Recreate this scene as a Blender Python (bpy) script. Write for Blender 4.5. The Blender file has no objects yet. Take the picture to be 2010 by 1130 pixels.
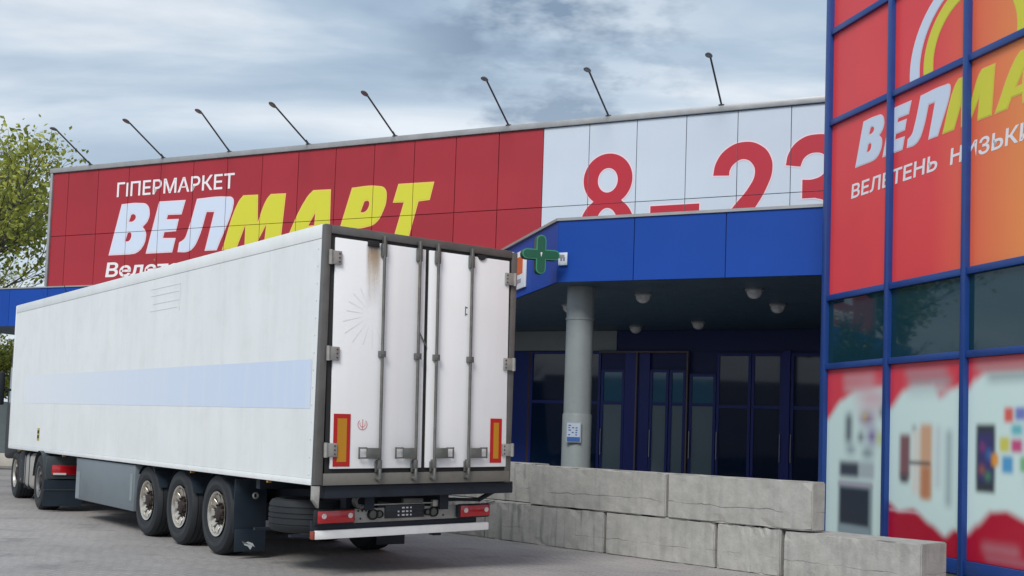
import bpy, bmesh, math, random
from mathutils import Vector, Matrix
random.seed(7)
R = math.radians
S = bpy.context.scene
COL = S.collection

# ------------------------------------------------------------------ camera
PITCH, ROLL, CAMH, FPX = .059, .034, 1.741, 2323.8
cam = bpy.data.cameras.new('camera')
cam.sensor_width = 36; cam.lens = FPX / 2010 * 36
cam.shift_y = (712.7 - 565) / 2010
cam.clip_start = .1; cam.clip_end = 3000
camo = bpy.data.objects.new('camera', cam); COL.objects.link(camo)
Fv = Vector((0, math.cos(PITCH), math.sin(PITCH))); Uv = Vector((0, -math.sin(PITCH), math.cos(PITCH))); Xv = Vector((1, 0, 0))
cr, sr = math.cos(ROLL), math.sin(ROLL)
right = Xv * cr + Uv * sr; up = -Xv * sr + Uv * cr; back = -Fv
camo.matrix_world = Matrix(((right.x, up.x, back.x, 0), (right.y, up.y, back.y, 0), (right.z, up.z, back.z, CAMH), (0, 0, 0, 1)))
S.camera = camo

# ------------------------------------------------------------------ sky, sun, exposure
SUN_EL, SUN_AZ = 43, 200          # azimuth clockwise from +Y
w = bpy.data.worlds.new('World'); S.world = w; w.use_nodes = True
nt = w.node_tree; N = nt.nodes; Lk = nt.links; N.clear()
def wn(t, **k):
    n = N.new(t)
    for a, b in k.items(): setattr(n, a, b)
    return n
out = wn('ShaderNodeOutputWorld'); bg = wn('ShaderNodeBackground')
sky = wn('ShaderNodeTexSky', sky_type='NISHITA'); sky.sun_disc = False
sky.sun_elevation = R(SUN_EL); sky.sun_rotation = R(SUN_AZ)
bg.inputs['Strength'].default_value = .1
tc = wn('ShaderNodeTexCoord')
sep = wn('ShaderNodeSeparateXYZ'); Lk.new(tc.outputs['Generated'], sep.inputs[0])
mz = wn('ShaderNodeMath', operation='MAXIMUM'); Lk.new(sep.outputs['Z'], mz.inputs[0]); mz.inputs[1].default_value = 0.0
az_ = wn('ShaderNodeMath', operation='ADD'); Lk.new(mz.outputs[0], az_.inputs[0]); az_.inputs[1].default_value = .16
dx = wn('ShaderNodeMath', operation='DIVIDE'); Lk.new(sep.outputs['X'], dx.inputs[0]); Lk.new(az_.outputs[0], dx.inputs[1])
dy = wn('ShaderNodeMath', operation='DIVIDE'); Lk.new(sep.outputs['Y'], dy.inputs[0]); Lk.new(az_.outputs[0], dy.inputs[1])
cmb = wn('ShaderNodeCombineXYZ'); Lk.new(dx.outputs[0], cmb.inputs[0]); Lk.new(dy.outputs[0], cmb.inputs[1])
mp = wn('ShaderNodeMapping'); Lk.new(cmb.outputs[0], mp.inputs[0]); mp.inputs['Rotation'].default_value = (0, 0, R(28)); mp.inputs['Scale'].default_value = (.7, 1.5, 1); mp.inputs['Location'].default_value = (1.1, .35, 0)
n1 = wn('ShaderNodeTexNoise'); n1.inputs['Scale'].default_value = 1.15; n1.inputs['Detail'].default_value = 6; n1.inputs['Roughness'].default_value = .5; n1.inputs['Distortion'].default_value = .5
Lk.new(mp.outputs[0], n1.inputs['Vector'])
r1 = wn('ShaderNodeValToRGB'); Lk.new(n1.outputs['Fac'], r1.inputs[0])
e = r1.color_ramp.elements
e[0].position = .38; e[0].color = (1.75, 2.4, 3.2, 1)
e[1].position = .63; e[1].color = (4.8, 5.1, 5.4, 1)
m_ = r1.color_ramp.elements.new(.5); m_.color = (2.75, 3.4, 4.1, 1)
# darker ragged wisps
n2 = wn('ShaderNodeTexNoise'); n2.inputs['Scale'].default_value = 3.4; n2.inputs['Detail'].default_value = 5; n2.inputs['Roughness'].default_value = .6
Lk.new(cmb.outputs[0], n2.inputs['Vector'])
r2 = wn('ShaderNodeValToRGB'); Lk.new(n2.outputs['Fac'], r2.inputs[0]); r2.color_ramp.elements[0].position = .47; r2.color_ramp.elements[0].color = (0, 0, 0, 1); r2.color_ramp.elements[1].position = .62; r2.color_ramp.elements[1].color = (.75, .75, .75, 1)
mxd = wn('ShaderNodeMix', data_type='RGBA'); nd_ = wn('ShaderNodeVectorMath', operation='DOT_PRODUCT'); Lk.new(tc.outputs['Generated'], nd_.inputs[0]); nd_.inputs[1].default_value = Vector((.03, .945, .325)).normalized()
rm_ = wn('ShaderNodeMapRange'); Lk.new(nd_.outputs['Value'], rm_.inputs[0]); rm_.inputs[1].default_value = .990; rm_.inputs[2].default_value = .9985; rm_.inputs[3].default_value = .12; rm_.inputs[4].default_value = 1.5
mw_ = wn('ShaderNodeMath', operation='MULTIPLY'); Lk.new(r2.outputs[0], mw_.inputs[0]); Lk.new(rm_.outputs[0], mw_.inputs[1]); mw_.use_clamp = True
Lk.new(mw_.outputs[0], mxd.inputs[0]); Lk.new(r1.outputs[0], mxd.inputs[6]); mxd.inputs[7].default_value = (1.35, 1.85, 2.5, 1)
# pale towards the horizon
rh = wn('ShaderNodeMapRange'); Lk.new(sep.outputs['Z'], rh.inputs[0]); rh.inputs[1].default_value = .02; rh.inputs[2].default_value = .34; rh.inputs[3].default_value = .5; rh.inputs[4].default_value = 0
mxh = wn('ShaderNodeMix', data_type='RGBA'); Lk.new(rh.outputs[0], mxh.inputs[0]); Lk.new(mxd.outputs[2], mxh.inputs[6]); mxh.inputs[7].default_value = (5.0, 5.4, 5.8, 1)
mxs = wn('ShaderNodeMix', data_type='RGBA'); mxs.inputs[0].default_value = .93
Lk.new(sky.outputs[0], mxs.inputs[6]); Lk.new(mxh.outputs[2], mxs.inputs[7])
Lk.new(mxs.outputs[2], bg.inputs[0]); Lk.new(bg.outputs[0], out.inputs[0])

sl = bpy.data.lights.new('sun', 'SUN'); sl.energy = 1.5; sl.angle = R(22); sl.color = (1, .97, .92)
slo = bpy.data.objects.new('sun', sl); COL.objects.link(slo)
a = R(SUN_AZ); el = R(SUN_EL)
sdir = Vector((math.sin(a) * math.cos(el), math.cos(a) * math.cos(el), math.sin(el)))
slo.rotation_euler = sdir.to_track_quat('Z', 'Y').to_euler(); slo.location = (0, 0, 60)
S.view_settings.view_transform = 'Standard'; S.view_settings.look = 'None'
S.view_settings.exposure = 0.8; S.view_settings.gamma = 1; S.view_settings.use_curve_mapping = False

# ------------------------------------------------------------------ frames
def v2(x, y): return Vector((x, y))
fa = R(63.643); FD = v2(-math.sin(fa), math.cos(fa)); F0 = v2(7.076, 24.4)
ROT_F = math.atan2(-FD.y, -FD.x)
ba = R(14.806); BD = v2(math.sin(ba), -math.cos(ba)); B0 = v2(4.80, 18.163)
ROT_B = math.atan2(BD.y, BD.x)
ta = R(35.973); T0 = v2(-2.09, 12.795); TF = v2(-math.sin(ta), math.cos(ta)); TR = v2(math.cos(ta), math.sin(ta))
ka = R(42.696); K0 = v2(-.44, 19.806); KD = v2(math.sin(ka), -math.cos(ka)); KN = v2(-KD.y, KD.x)
ROT_K = math.atan2(KD.y, KD.x)
def gz(x, y):
    s = (Vector((x, y)) - K0).dot(-KN) / 3.2
    s = max(0, min(1, s)); return .075 * s * s * (3 - 2 * s)

# ------------------------------------------------------------------ materials
def srgb(r, g, b):
    f = lambda c: (c / 255 / 12.92) if c / 255 <= .04045 else ((c / 255 + .055) / 1.055) ** 2.4
    return (f(r), f(g), f(b), 1)
MATS = {}
def mat(name, col, rough=.6, metal=0., var=.0, vscale=3., bump=0., bscale=40., spec=.5, coat=0., streak=0., emit=None, alpha=None, dirtcol=None, dirt=0., dscale=2., tint=0., sfreq=7):
    if name in MATS: return MATS[name]
    m = bpy.data.materials.new(name); m.use_nodes = True; nt = m.node_tree; n = nt.nodes; l = nt.links
    p = n['Principled BSDF']; p.inputs['Roughness'].default_value = rough; p.inputs['Metallic'].default_value = metal
    p.inputs['Specular IOR Level'].default_value = spec; p.inputs['Coat Weight'].default_value = coat; p.inputs['Coat Roughness'].default_value = .08
    if len(col) == 3: col = (*col, 1)
    p.inputs['Base Color'].default_value = col
    tc = n.new('ShaderNodeTexCoord')
    cur = None
    if var > 0:
        nz = n.new('ShaderNodeTexNoise'); nz.inputs['Scale'].default_value = vscale; nz.inputs['Detail'].default_value = 5; l.new(tc.outputs['Object'], nz.inputs['Vector'])
        mr = n.new('ShaderNodeMapRange'); l.new(nz.outputs['Fac'], mr.inputs[0]); mr.inputs[1].default_value = .3; mr.inputs[2].default_value = .7; mr.inputs[3].default_value = 1 - var; mr.inputs[4].default_value = 1 + var * .6
        mx = n.new('ShaderNodeVectorMath'); mx.operation = 'SCALE'; mx.inputs[0].default_value = col[:3]; l.new(mr.outputs[0], mx.inputs['Scale']); cur = mx.outputs[0]
        mr2 = n.new('ShaderNodeMapRange'); l.new(nz.outputs['Fac'], mr2.inputs[0]); mr2.inputs[1].default_value = .3; mr2.inputs[2].default_value = .7; mr2.inputs[3].default_value = max(0, rough - .06); mr2.inputs[4].default_value = min(1, rough + .08); l.new(mr2.outputs[0], p.inputs['Roughness'])
    def over(cur, fac, colr):
        mm = n.new('ShaderNodeMix'); mm.data_type = 'RGBA'; l.new(fac, mm.inputs[0])
        if cur is not None: l.new(cur, mm.inputs[6])
        else: mm.inputs[6].default_value = col
        mm.inputs[7].default_value = colr; return mm.outputs[2]
    if streak > 0:
        mpn = n.new('ShaderNodeMapping'); mpn.inputs['Scale'].default_value = (sfreq, sfreq, .3); l.new(tc.outputs['Object'], mpn.inputs[0])
        nz = n.new('ShaderNodeTexNoise'); nz.inputs['Scale'].default_value = 1.2; nz.inputs['Detail'].default_value = 7; nz.inputs['Roughness'].default_value = .62; l.new(mpn.outputs[0], nz.inputs['Vector'])
        mr = n.new('ShaderNodeMapRange'); l.new(nz.outputs['Fac'], mr.inputs[0]); mr.inputs[1].default_value = .45; mr.inputs[2].default_value = .8; mr.inputs[3].default_value = 0; mr.inputs[4].default_value = streak
        cur = over(cur, mr.outputs[0], (col[0] * .45, col[1] * .45, col[2] * .42, 1))
    if dirt > 0:
        nz = n.new('ShaderNodeTexNoise'); nz.inputs['Scale'].default_value = dscale; nz.inputs['Detail'].default_value = 8; nz.inputs['Roughness'].default_value = .65; l.new(tc.outputs['Object'], nz.inputs['Vector'])
        mr = n.new('ShaderNodeMapRange'); l.new(nz.outputs['Fac'], mr.inputs[0]); mr.inputs[1].default_value = .5; mr.inputs[2].default_value = .72; mr.inputs[3].default_value = 0; mr.inputs[4].default_value = dirt
        cur = over(cur, mr.outputs[0], dirtcol or (.08, .08, .075, 1))
    if tint > 0:
        oi = n.new('ShaderNodeObjectInfo'); mr = n.new('ShaderNodeMapRange'); l.new(oi.outputs['Random'], mr.inputs[0]); mr.inputs[3].default_value = 1 - tint; mr.inputs[4].default_value = 1 + tint
        vm = n.new('ShaderNodeVectorMath'); vm.operation = 'SCALE'; l.new(mr.outputs[0], vm.inputs['Scale'])
        if cur is not None: l.new(cur, vm.inputs[0])
        else: vm.inputs[0].default_value = col[:3]
        cur = vm.outputs[0]
    if cur is not None: l.new(cur, p.inputs['Base Color'])
    if bump > 0:
        nz = n.new('ShaderNodeTexNoise'); nz.inputs['Scale'].default_value = bscale; nz.inputs['Detail'].default_value = 6; l.new(tc.outputs['Object'], nz.inputs['Vector'])
        b = n.new('ShaderNodeBump'); b.inputs['Strength'].default_value = bump; b.inputs['Distance'].default_value = .02; l.new(nz.outputs['Fac'], b.inputs['Height']); l.new(b.outputs[0], p.inputs['Normal'])
    MATS[name] = m; return m

RED = mat('red_cladding', (.35, .024, .036), .45, spec=.35, tint=.05, var=.07, vscale=.5, bump=.05, bscale=1.2, streak=.06)
WHITEC = mat('pale_cladding', (.55, .61, .69), .42, tint=.02, var=.04, vscale=.5, bump=.05, bscale=1.2, streak=.03)
VBLUE = mat('print_pale_blue', (.59, .67, .80), .45)
VPINK = mat('print_outline_pink', (.78, .60, .66), .45)
VYEL = mat('print_yellow', (.62, .60, .035), .45)
VYEO = mat('print_outline_yellow', (.75, .55, .10), .45)
VRED = mat('print_red', (.45, .012, .03), .45)
VWHITE = mat('print_white', (.78, .76, .78), .45)
COPING = mat('coping_metal', (.34, .345, .35), .4, .3, var=.1)
BLUE = mat('blue_cladding', (.004, .056, .33), .5, spec=.25, tint=.06, var=.08, vscale=.6, streak=.05)
BLUEF = mat('blue_window_frame', (.012, .05, .22), .35, var=.08)
BLUED = mat('blue_door_frame', (.005, .022, .22), .4)
GASKET = mat('black_gasket', (.012, .012, .014), .7)
SOFF = mat('grey_soffit', (.06, .11, .155), .5, var=.12)
GREYW = mat('grey_wall_panel', (.16, .18, .18), .6, var=.1)
DARKW = mat('dark_blue_wall', (.008, .020, .12), .5)
GLASS = mat('dark_glass', (.006, .035, .05), .03, spec=.5)
DGLASS = mat('door_glass', (.006, .022, .06), .05, spec=.45)
TGLASS = mat('door_glass_teal_reflection', (.02, .15, .26), .06, spec=.5)  # teal reflection painted into the colour of the upper panes
PGLASS = mat('door_glass_pale_reflection', (.19, .26, .29), .08, spec=.5)  # pale reflection painted into the colour of the lower panes
COLGREY = mat('column_grey', (.24, .27, .27), .45, var=.08, dirt=.25, dscale=3)
CONC = mat('rooffelt', (.12, .12, .12), .9)
GALV = mat('galvanised', (.42, .41, .38), .45, .55, var=.2, vscale=9, dirt=.35, dscale=8)
POLE = mat('lamp_pole', (.10, .10, .10), .5, .6)
LAMPW = mat('lamp_lens', (.55, .57, .58), .25, coat=.5)

# ------------------------------------------------------------------ mesh helpers
class MB:
    def __init__(s): s.v = []; s.f = []; s.m = []; s.mi = 0
    def add(s, vs, fs):
        o = len(s.v); s.v += [tuple(p) for p in vs]; s.f += [tuple(i + o for i in f) for f in fs]; s.m += [s.mi] * len(fs); return s
    def box(s, x0, x1, y0, y1, z0, z1):
        return s.add([(x0, y0, z0), (x1, y0, z0), (x1, y1, z0), (x0, y1, z0), (x0, y0, z1), (x1, y0, z1), (x1, y1, z1), (x0, y1, z1)],
                     [(0, 3, 2, 1), (4, 5, 6, 7), (0, 1, 5, 4), (1, 2, 6, 5), (2, 3, 7, 6), (3, 0, 4, 7)])
    def prism(s, pts, h0, h1, axis='z'):   # pts 2D ccw
        n = len(pts)
        def P(p, h):
            return (p[0], p[1], h) if axis == 'z' else ((p[0], h, p[1]) if axis == 'y' else (h, p[0], p[1]))
        vs = [P(p, h0) for p in pts] + [P(p, h1) for p in pts]
        return s.add(vs, [tuple(reversed(range(n))), tuple(range(n, 2 * n))] + [(i, (i + 1) % n, n + (i + 1) % n, n + i) for i in range(n)])
    def cyl(s, p0, p1, r0, r1=None, n=12, cap=True):
        r1 = r0 if r1 is None else r1
        p0 = Vector(p0); p1 = Vector(p1); d = (p1 - p0).normalized()
        a = d.orthogonal().normalized(); b = d.cross(a)
        vs = []
        for p, r in ((p0, r0), (p1, r1)):
            for i in range(n):
                t = 2 * math.pi * i / n; vs.append(p + a * (r * math.cos(t)) + b * (r * math.sin(t)))
        fs = [(i, (i + 1) % n, n + (i + 1) % n, n + i) for i in range(n)]
        if cap: fs += [tuple(reversed(range(n))), tuple(range(n, 2 * n))]
        return s.add(vs, fs)
    def lathe(s, prof, c=(0, 0, 0), axis='x', n=32):   # prof: (along, radius)
        vs = []; m = len(prof)
        for i in range(n):
            t = 2 * math.pi * i / n; ct, st = math.cos(t), math.sin(t)
            for a, r in prof:
                p = (a, r * ct, r * st) if axis == 'x' else ((r * ct, r * st, a) if axis == 'z' else (r * st, a, r * ct))
                vs.append((c[0] + p[0], c[1] + p[1], c[2] + p[2]))
        fs = []
        for i in range(n):
            j = (i + 1) % n
            for k in range(m - 1): fs.append((i * m + k, i * m + k + 1, j * m + k + 1, j * m + k))
        return s.add(vs, fs)
    def build(s, name, mats, parent=None, bevel=0, warp=None, smooth=True, loc=None, rot=None, segs=2):
        me = bpy.data.meshes.new(name)
        vs = [warp(*p) for p in s.v] if warp else s.v
        me.from_pydata(vs, [], s.f)
        if not isinstance(mats, (list, tuple)): mats = [mats]
        for m in mats: me.materials.append(m)
        for p, i in zip(me.polygons, s.m): p.material_index = i
        bm = bmesh.new(); bm.from_mesh(me)
        bmesh.ops.recalc_face_normals(bm, faces=bm.faces)
        if bevel > 0:
            es = [e for e in bm.edges if len(e.link_faces) == 2 and e.calc_face_angle(0) > .6]
            bmesh.ops.bevel(bm, geom=es, offset=bevel, segments=segs, affect='EDGES', profile=.5, clamp_overlap=True)
        for f in bm.faces: f.smooth = smooth
        if smooth:
            for e in bm.edges:
                if len(e.link_faces) == 2 and e.calc_face_angle(0) > .6: e.smooth = False
        bm.to_mesh(me); bm.free()
        o = bpy.data.objects.new(name, me); COL.objects.link(o)
        if parent: o.parent = parent
        if loc: o.location = loc
        if rot: o.rotation_euler = rot
        return o
def empty(name, label, cat, loc, rz=0, group=None):
    o = bpy.data.objects.new(name, None); o.empty_display_size = .3; COL.objects.link(o)
    o.location = loc; o.rotation_euler = (0, 0, rz); tag(o, label, cat, group); return o
def tag(o, label=None, cat=None, group=None, kind=None):
    if label: o['label'] = label
    if cat: o['category'] = cat
    if group: o['group'] = group
    if kind: o['kind'] = kind
    return o
def plabel(o, t): o['label'] = t; return o
def inst(src, name, parent, loc=(0, 0, 0), rot=(0, 0, 0)):
    o = src.copy(); o.name = name; COL.objects.link(o); o.parent = parent; o.location = loc; o.rotation_euler = rot; return o
def copy_tree(o, parent=None):
    c = o.copy(); COL.objects.link(c)
    if parent: c.parent = parent
    for ch in list(o.children): copy_tree(ch, c)
    return c

# 2D glyph -> flat mesh in x/z, facing -y
def curve_geo(splines, offset=0., res=6):
    cu = bpy.data.curves.new('glyph', 'CURVE'); cu.dimensions = '2D'; cu.fill_mode = 'BOTH'; cu.resolution_u = res; cu.offset = offset
    for pts in splines:
        sp = cu.splines.new('BEZIER'); sp.bezier_points.add(len(pts) - 1); sp.use_cyclic_u = True
        for b, p in zip(sp.bezier_points, pts):
            b.co = (p[0], p[1], 0); t = 'AUTO' if len(p) > 2 else 'VECTOR'; b.handle_left_type = b.handle_right_type = t
    return _geo(cu)
def text_geo(body, offset=0.):
    cu = bpy.data.curves.new('text', 'FONT'); cu.body = body; cu.size = 1; cu.fill_mode = 'BOTH'; cu.offset = offset; cu.resolution_u = 3
    return _geo(cu)
def _geo(cu):
    o = bpy.data.objects.new('tmp', cu); me = bpy.data.meshes.new_from_object(o)
    v = [(a.co.x, a.co.y) for a in me.vertices]; f = [tuple(p.vertices) for p in me.polygons]
    bpy.data.objects.remove(o); bpy.data.curves.remove(cu); bpy.data.meshes.remove(me)
    return v, f
def flat(name, layers, parent, cuts=(), y=0.):
    """layers: (verts2d, faces, depth y, material); cuts: ('x'|'z', pos, half gap)"""
    bm = bmesh.new(); mats = []
    for vs, fs, yy, m in layers:
        if m not in mats: mats.append(m)
        bv = [bm.verts.new((p[0], yy, p[1])) for p in vs]
        for f in fs:
            try: q = bm.faces.new([bv[i] for i in f]); q.material_index = mats.index(m)
            except ValueError: pass
    for ax, pos, g in cuts:
        no = (1, 0, 0) if ax == 'x' else (0, 0, 1)
        for d in (-g, g):
            co = (pos + d, 0, 0) if ax == 'x' else (0, 0, pos + d)
            bmesh.ops.bisect_plane(bm, geom=bm.verts[:] + bm.edges[:] + bm.faces[:], plane_co=co, plane_no=no, dist=1e-5)
        k = 0 if ax == 'x' else 2
        dead = [f for f in bm.faces if abs(f.calc_center_median()[k] - pos) < g * .98]
        if dead: bmesh.ops.delete(bm, geom=dead, context='FACES')
    for f in bm.faces:
        f.normal_update()
        if f.normal.y > 0: f.normal_flip()
    me = bpy.data.meshes.new(name); bm.to_mesh(me); bm.free()
    for m in mats: me.materials.append(m)
    o = bpy.data.objects.new(name, me); COL.objects.link(o); o.parent = parent; return o
def fit_text(body, x0, x1, z0, cap, offset=.0, shear=0.):
    v, f = text_geo(body, offset)
    xs = [p[0] for p in v]; capv, _ = text_geo('Н', offset); zc = max(p[1] for p in capv); zb = min(p[1] for p in capv)
    sx = (x1 - x0) / (max(xs) - min(xs)); sz = cap / (zc - zb)
    return [(x0 + (p[0] - min(xs)) * sx + shear * (p[1] - zb) * sz, z0 + (p[1] - zb) * sz) for p in v], f

# ================================================================== GROUND
def asphalt():
    m = bpy.data.materials.new('worn_paving'); m.use_nodes = True; nt = m.node_tree; n = nt.nodes; l = nt.links
    p = n['Principled BSDF']; p.inputs['Roughness'].default_value = .82; p.inputs['Specular IOR Level'].default_value = .35
    tc = n.new('ShaderNodeTexCoord')
    big = n.new('ShaderNodeTexNoise'); big.inputs['Scale'].default_value = .35; big.inputs['Detail'].default_value = 7; l.new(tc.outputs['Object'], big.inputs['Vector'])
    cr = n.new('ShaderNodeValToRGB'); l.new(big.outputs['Fac'], cr.inputs[0]); e = cr.color_ramp.elements
    e[0].position = .3; e[0].color = (.27, .258, .25, 1); e[1].position = .7; e[1].color = (.40, .375, .36, 1)
    # stone setts laid in arcs, faint
    mp = n.new('ShaderNodeMapping'); mp.inputs['Rotation'].default_value = (0, 0, R(28)); l.new(tc.outputs['Object'], mp.inputs[0])
    dn = n.new('ShaderNodeTexNoise'); dn.inputs['Scale'].default_value = .5; l.new(tc.outputs['Object'], dn.inputs['Vector'])
    ad = n.new('ShaderNodeMix'); ad.data_type = 'RGBA'; ad.blend_type = 'ADD'; ad.inputs[0].default_value = .6; l.new(mp.outputs[0], ad.inputs[6]); l.new(dn.outputs['Color'], ad.inputs[7])
    br = n.new('ShaderNodeTexBrick'); br.inputs['Scale'].default_value = 1; br.inputs['Brick Width'].default_value = .2; br.inputs['Row Height'].default_value = .1; br.inputs['Mortar Size'].default_value = .011; br.inputs['Mortar Smooth'].default_value = .3
    br.inputs['Color1'].default_value = (1, 1, 1, 1); br.inputs['Color2'].default_value = (.88, .88, .88, 1); br.inputs['Mortar'].default_value = (.64, .64, .65, 1)
    l.new(ad.outputs[2], br.inputs['Vector'])
    # worn mask
    wn_ = n.new('ShaderNodeTexNoise'); wn_.inputs['Scale'].default_value = .8; wn_.inputs['Detail'].default_value = 4; l.new(tc.outputs['Object'], wn_.inputs['Vector'])
    mr = n.new('ShaderNodeMapRange'); l.new(wn_.outputs['Fac'], mr.inputs[0]); mr.inputs[1].default_value = .35; mr.inputs[2].default_value = .6; mr.inputs[3].default_value = .45; mr.inputs[4].default_value = 1
    mm = n.new('ShaderNodeMix'); mm.data_type = 'RGBA'; mm.blend_type = 'MULTIPLY'; l.new(mr.outputs[0], mm.inputs[0]); l.new(cr.outputs[0], mm.inputs[6]); l.new(br.outputs['Color'], mm.inputs[7])
    # oil stains
    st = n.new('ShaderNodeTexNoise'); st.inputs['Scale'].default_value = 1.3; st.inputs['Detail'].default_value = 6; l.new(tc.outputs['Object'], st.inputs['Vector'])
    sr_ = n.new('ShaderNodeMapRange'); l.new(st.outputs['Fac'], sr_.inputs[0]); sr_.inputs[1].default_value = .58; sr_.inputs[2].default_value = .75; sr_.inputs[3].default_value = 0; sr_.inputs[4].default_value = .38
    ms = n.new('ShaderNodeMix'); ms.data_type = 'RGBA'; l.new(sr_.outputs[0], ms.inputs[0]); l.new(mm.outputs[2], ms.inputs[6]); ms.inputs[7].default_value = (.05, .05, .055, 1)
    fine = n.new('ShaderNodeTexNoise'); fine.inputs['Scale'].default_value = 60; fine.inputs['Detail'].default_value = 3; l.new(tc.outputs['Object'], fine.inputs['Vector'])
    fm = n.new('ShaderNodeMapRange'); l.new(fine.outputs['Fac'], fm.inputs[0]); fm.inputs[1].default_value = .3; fm.inputs[2].default_value = .7; fm.inputs[3].default_value = .82; fm.inputs[4].default_value = 1.15
    vm = n.new('ShaderNodeVectorMath'); vm.operation = 'SCALE'; l.new(ms.outputs[2], vm.inputs[0]); l.new(fm.outputs[0], vm.inputs['Scale']); l.new(vm.outputs[0], p.inputs['Base Color'])
    b = n.new('ShaderNodeBump'); b.inputs['Strength'].default_value = .35; b.inputs['Distance'].default_value = .01
    hm = n.new('ShaderNodeMath'); hm.operation = 'ADD'; l.new(br.outputs['Fac'], hm.inputs[0]); hm.inputs[1].default_value = 0
    hs = n.new('ShaderNodeMath'); hs.operation = 'MULTIPLY_ADD'; l.new(hm.outputs[0], hs.inputs[0]); hs.inputs[1].default_value = -.7; l.new(fine.outputs['Fac'], hs.inputs[2])
    l.new(hs.outputs[0], b.inputs['Height']); l.new(b.outputs[0], p.inputs['Normal'])
    return m
def axis(lo, hi, a0, a1, n):
    xs = [lo, lo * .5, a0 - 20] + [a0 + (a1 - a0) * i / n for i in range(n + 1)] + [a1 + 20, hi * .5, hi]; return xs
xs = axis(-500, 500, -22, 22, 60); ys = axis(-500, 900, -6, 46, 70)
g = MB(); nx = len(xs)
g.v = [(x, y, gz(x, y)) for y in ys for x in xs]
g.f = [(j * nx + i, j * nx + i + 1, (j + 1) * nx + i + 1, (j + 1) * nx + i) for j in range(len(ys) - 1) for i in range(nx - 1)]; g.m = [0] * len(g.f)
tag(g.build('ground', asphalt()), kind='structure')

# ================================================================== STORE BUILDING
st = empty('store_building', 'long red and white clad hypermarket with blue entrance canopy behind the lorry', 'building', (F0.x, F0.y, 0), ROT_F)
# shell
m = MB(); m.box(-23.2, 8.2, .05, 24, 4.62, 8.93); m.box(-23.2, -12.2, .05, 24, 0, 4.6); m.build('wall', GREYW, st)
MB().box(-12.2, 8.2, 4.36, 4.6, 0, 4.6).build('wall', DARKW, st)
MB().box(-12.19, -12.0, .1, 4.35, 0, 4.5).build('wall', DARKW, st)
MB().box(-23.25, 8.2, .03, 24.1, 8.932, 8.98).build('roof', CONC, st)
ED = [-23.24, -22.64] + [-22.64 + (22.64 - 7.26) / 13 * i for i in range(1, 14)]
EW = [-7.26 + 1.17 * i for i in range(0, 14)]
joints = sorted(set(ED + EW)); ROWS = [5.58, 7.07, 8.955]
cache = {}
def panel(w_, h_, m_, par, x, y, z, ry=0, name='facade_panel', th=.03, lean=None):
    key = (round(w_, 2), round(h_, 2), m_.name)
    if key not in cache:
        o = MB().box(-w_ / 2, w_ / 2, 0, th, -h_ / 2, h_ / 2).build(name, m_, par, bevel=.004, segs=1); cache[key] = o
    else: o = inst(cache[key], name, par)
    o.location = (x, y, z); o.rotation_euler = lean or (random.uniform(-.0022, .0022), ry, random.uniform(-.0022, .0022)); return o
GAP = .007
for E_, M_ in ((ED, RED), (EW, WHITEC)):
    for x0, x1 in zip(E_, E_[1:]):
        for z0, z1 in zip(ROWS, ROWS[1:]):
            panel(x1 - x0 - 2 * GAP, z1 - z0 - 2 * GAP, M_, st, (x0 + x1) / 2, 0, (z0 + z1) / 2)
m = MB(); m.box(-23.3, 8.2, .032, .048, 5.5, 8.955); m.build('joint_backing', GASKET, st)
MB().box(-23.36, 8.2, -.06, .3, 8.962, 9.10).build('coping', COPING, st, bevel=.01)
MB().box(-23.34, -23.25, -.05, .12, 5.6, 8.958).build('corner_trim', COPING, st, bevel=.008)
cuts = [('x', j, GAP) for j in joints if j < 2] + [('z', 7.07, GAP)]
YP = -.0045
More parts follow.
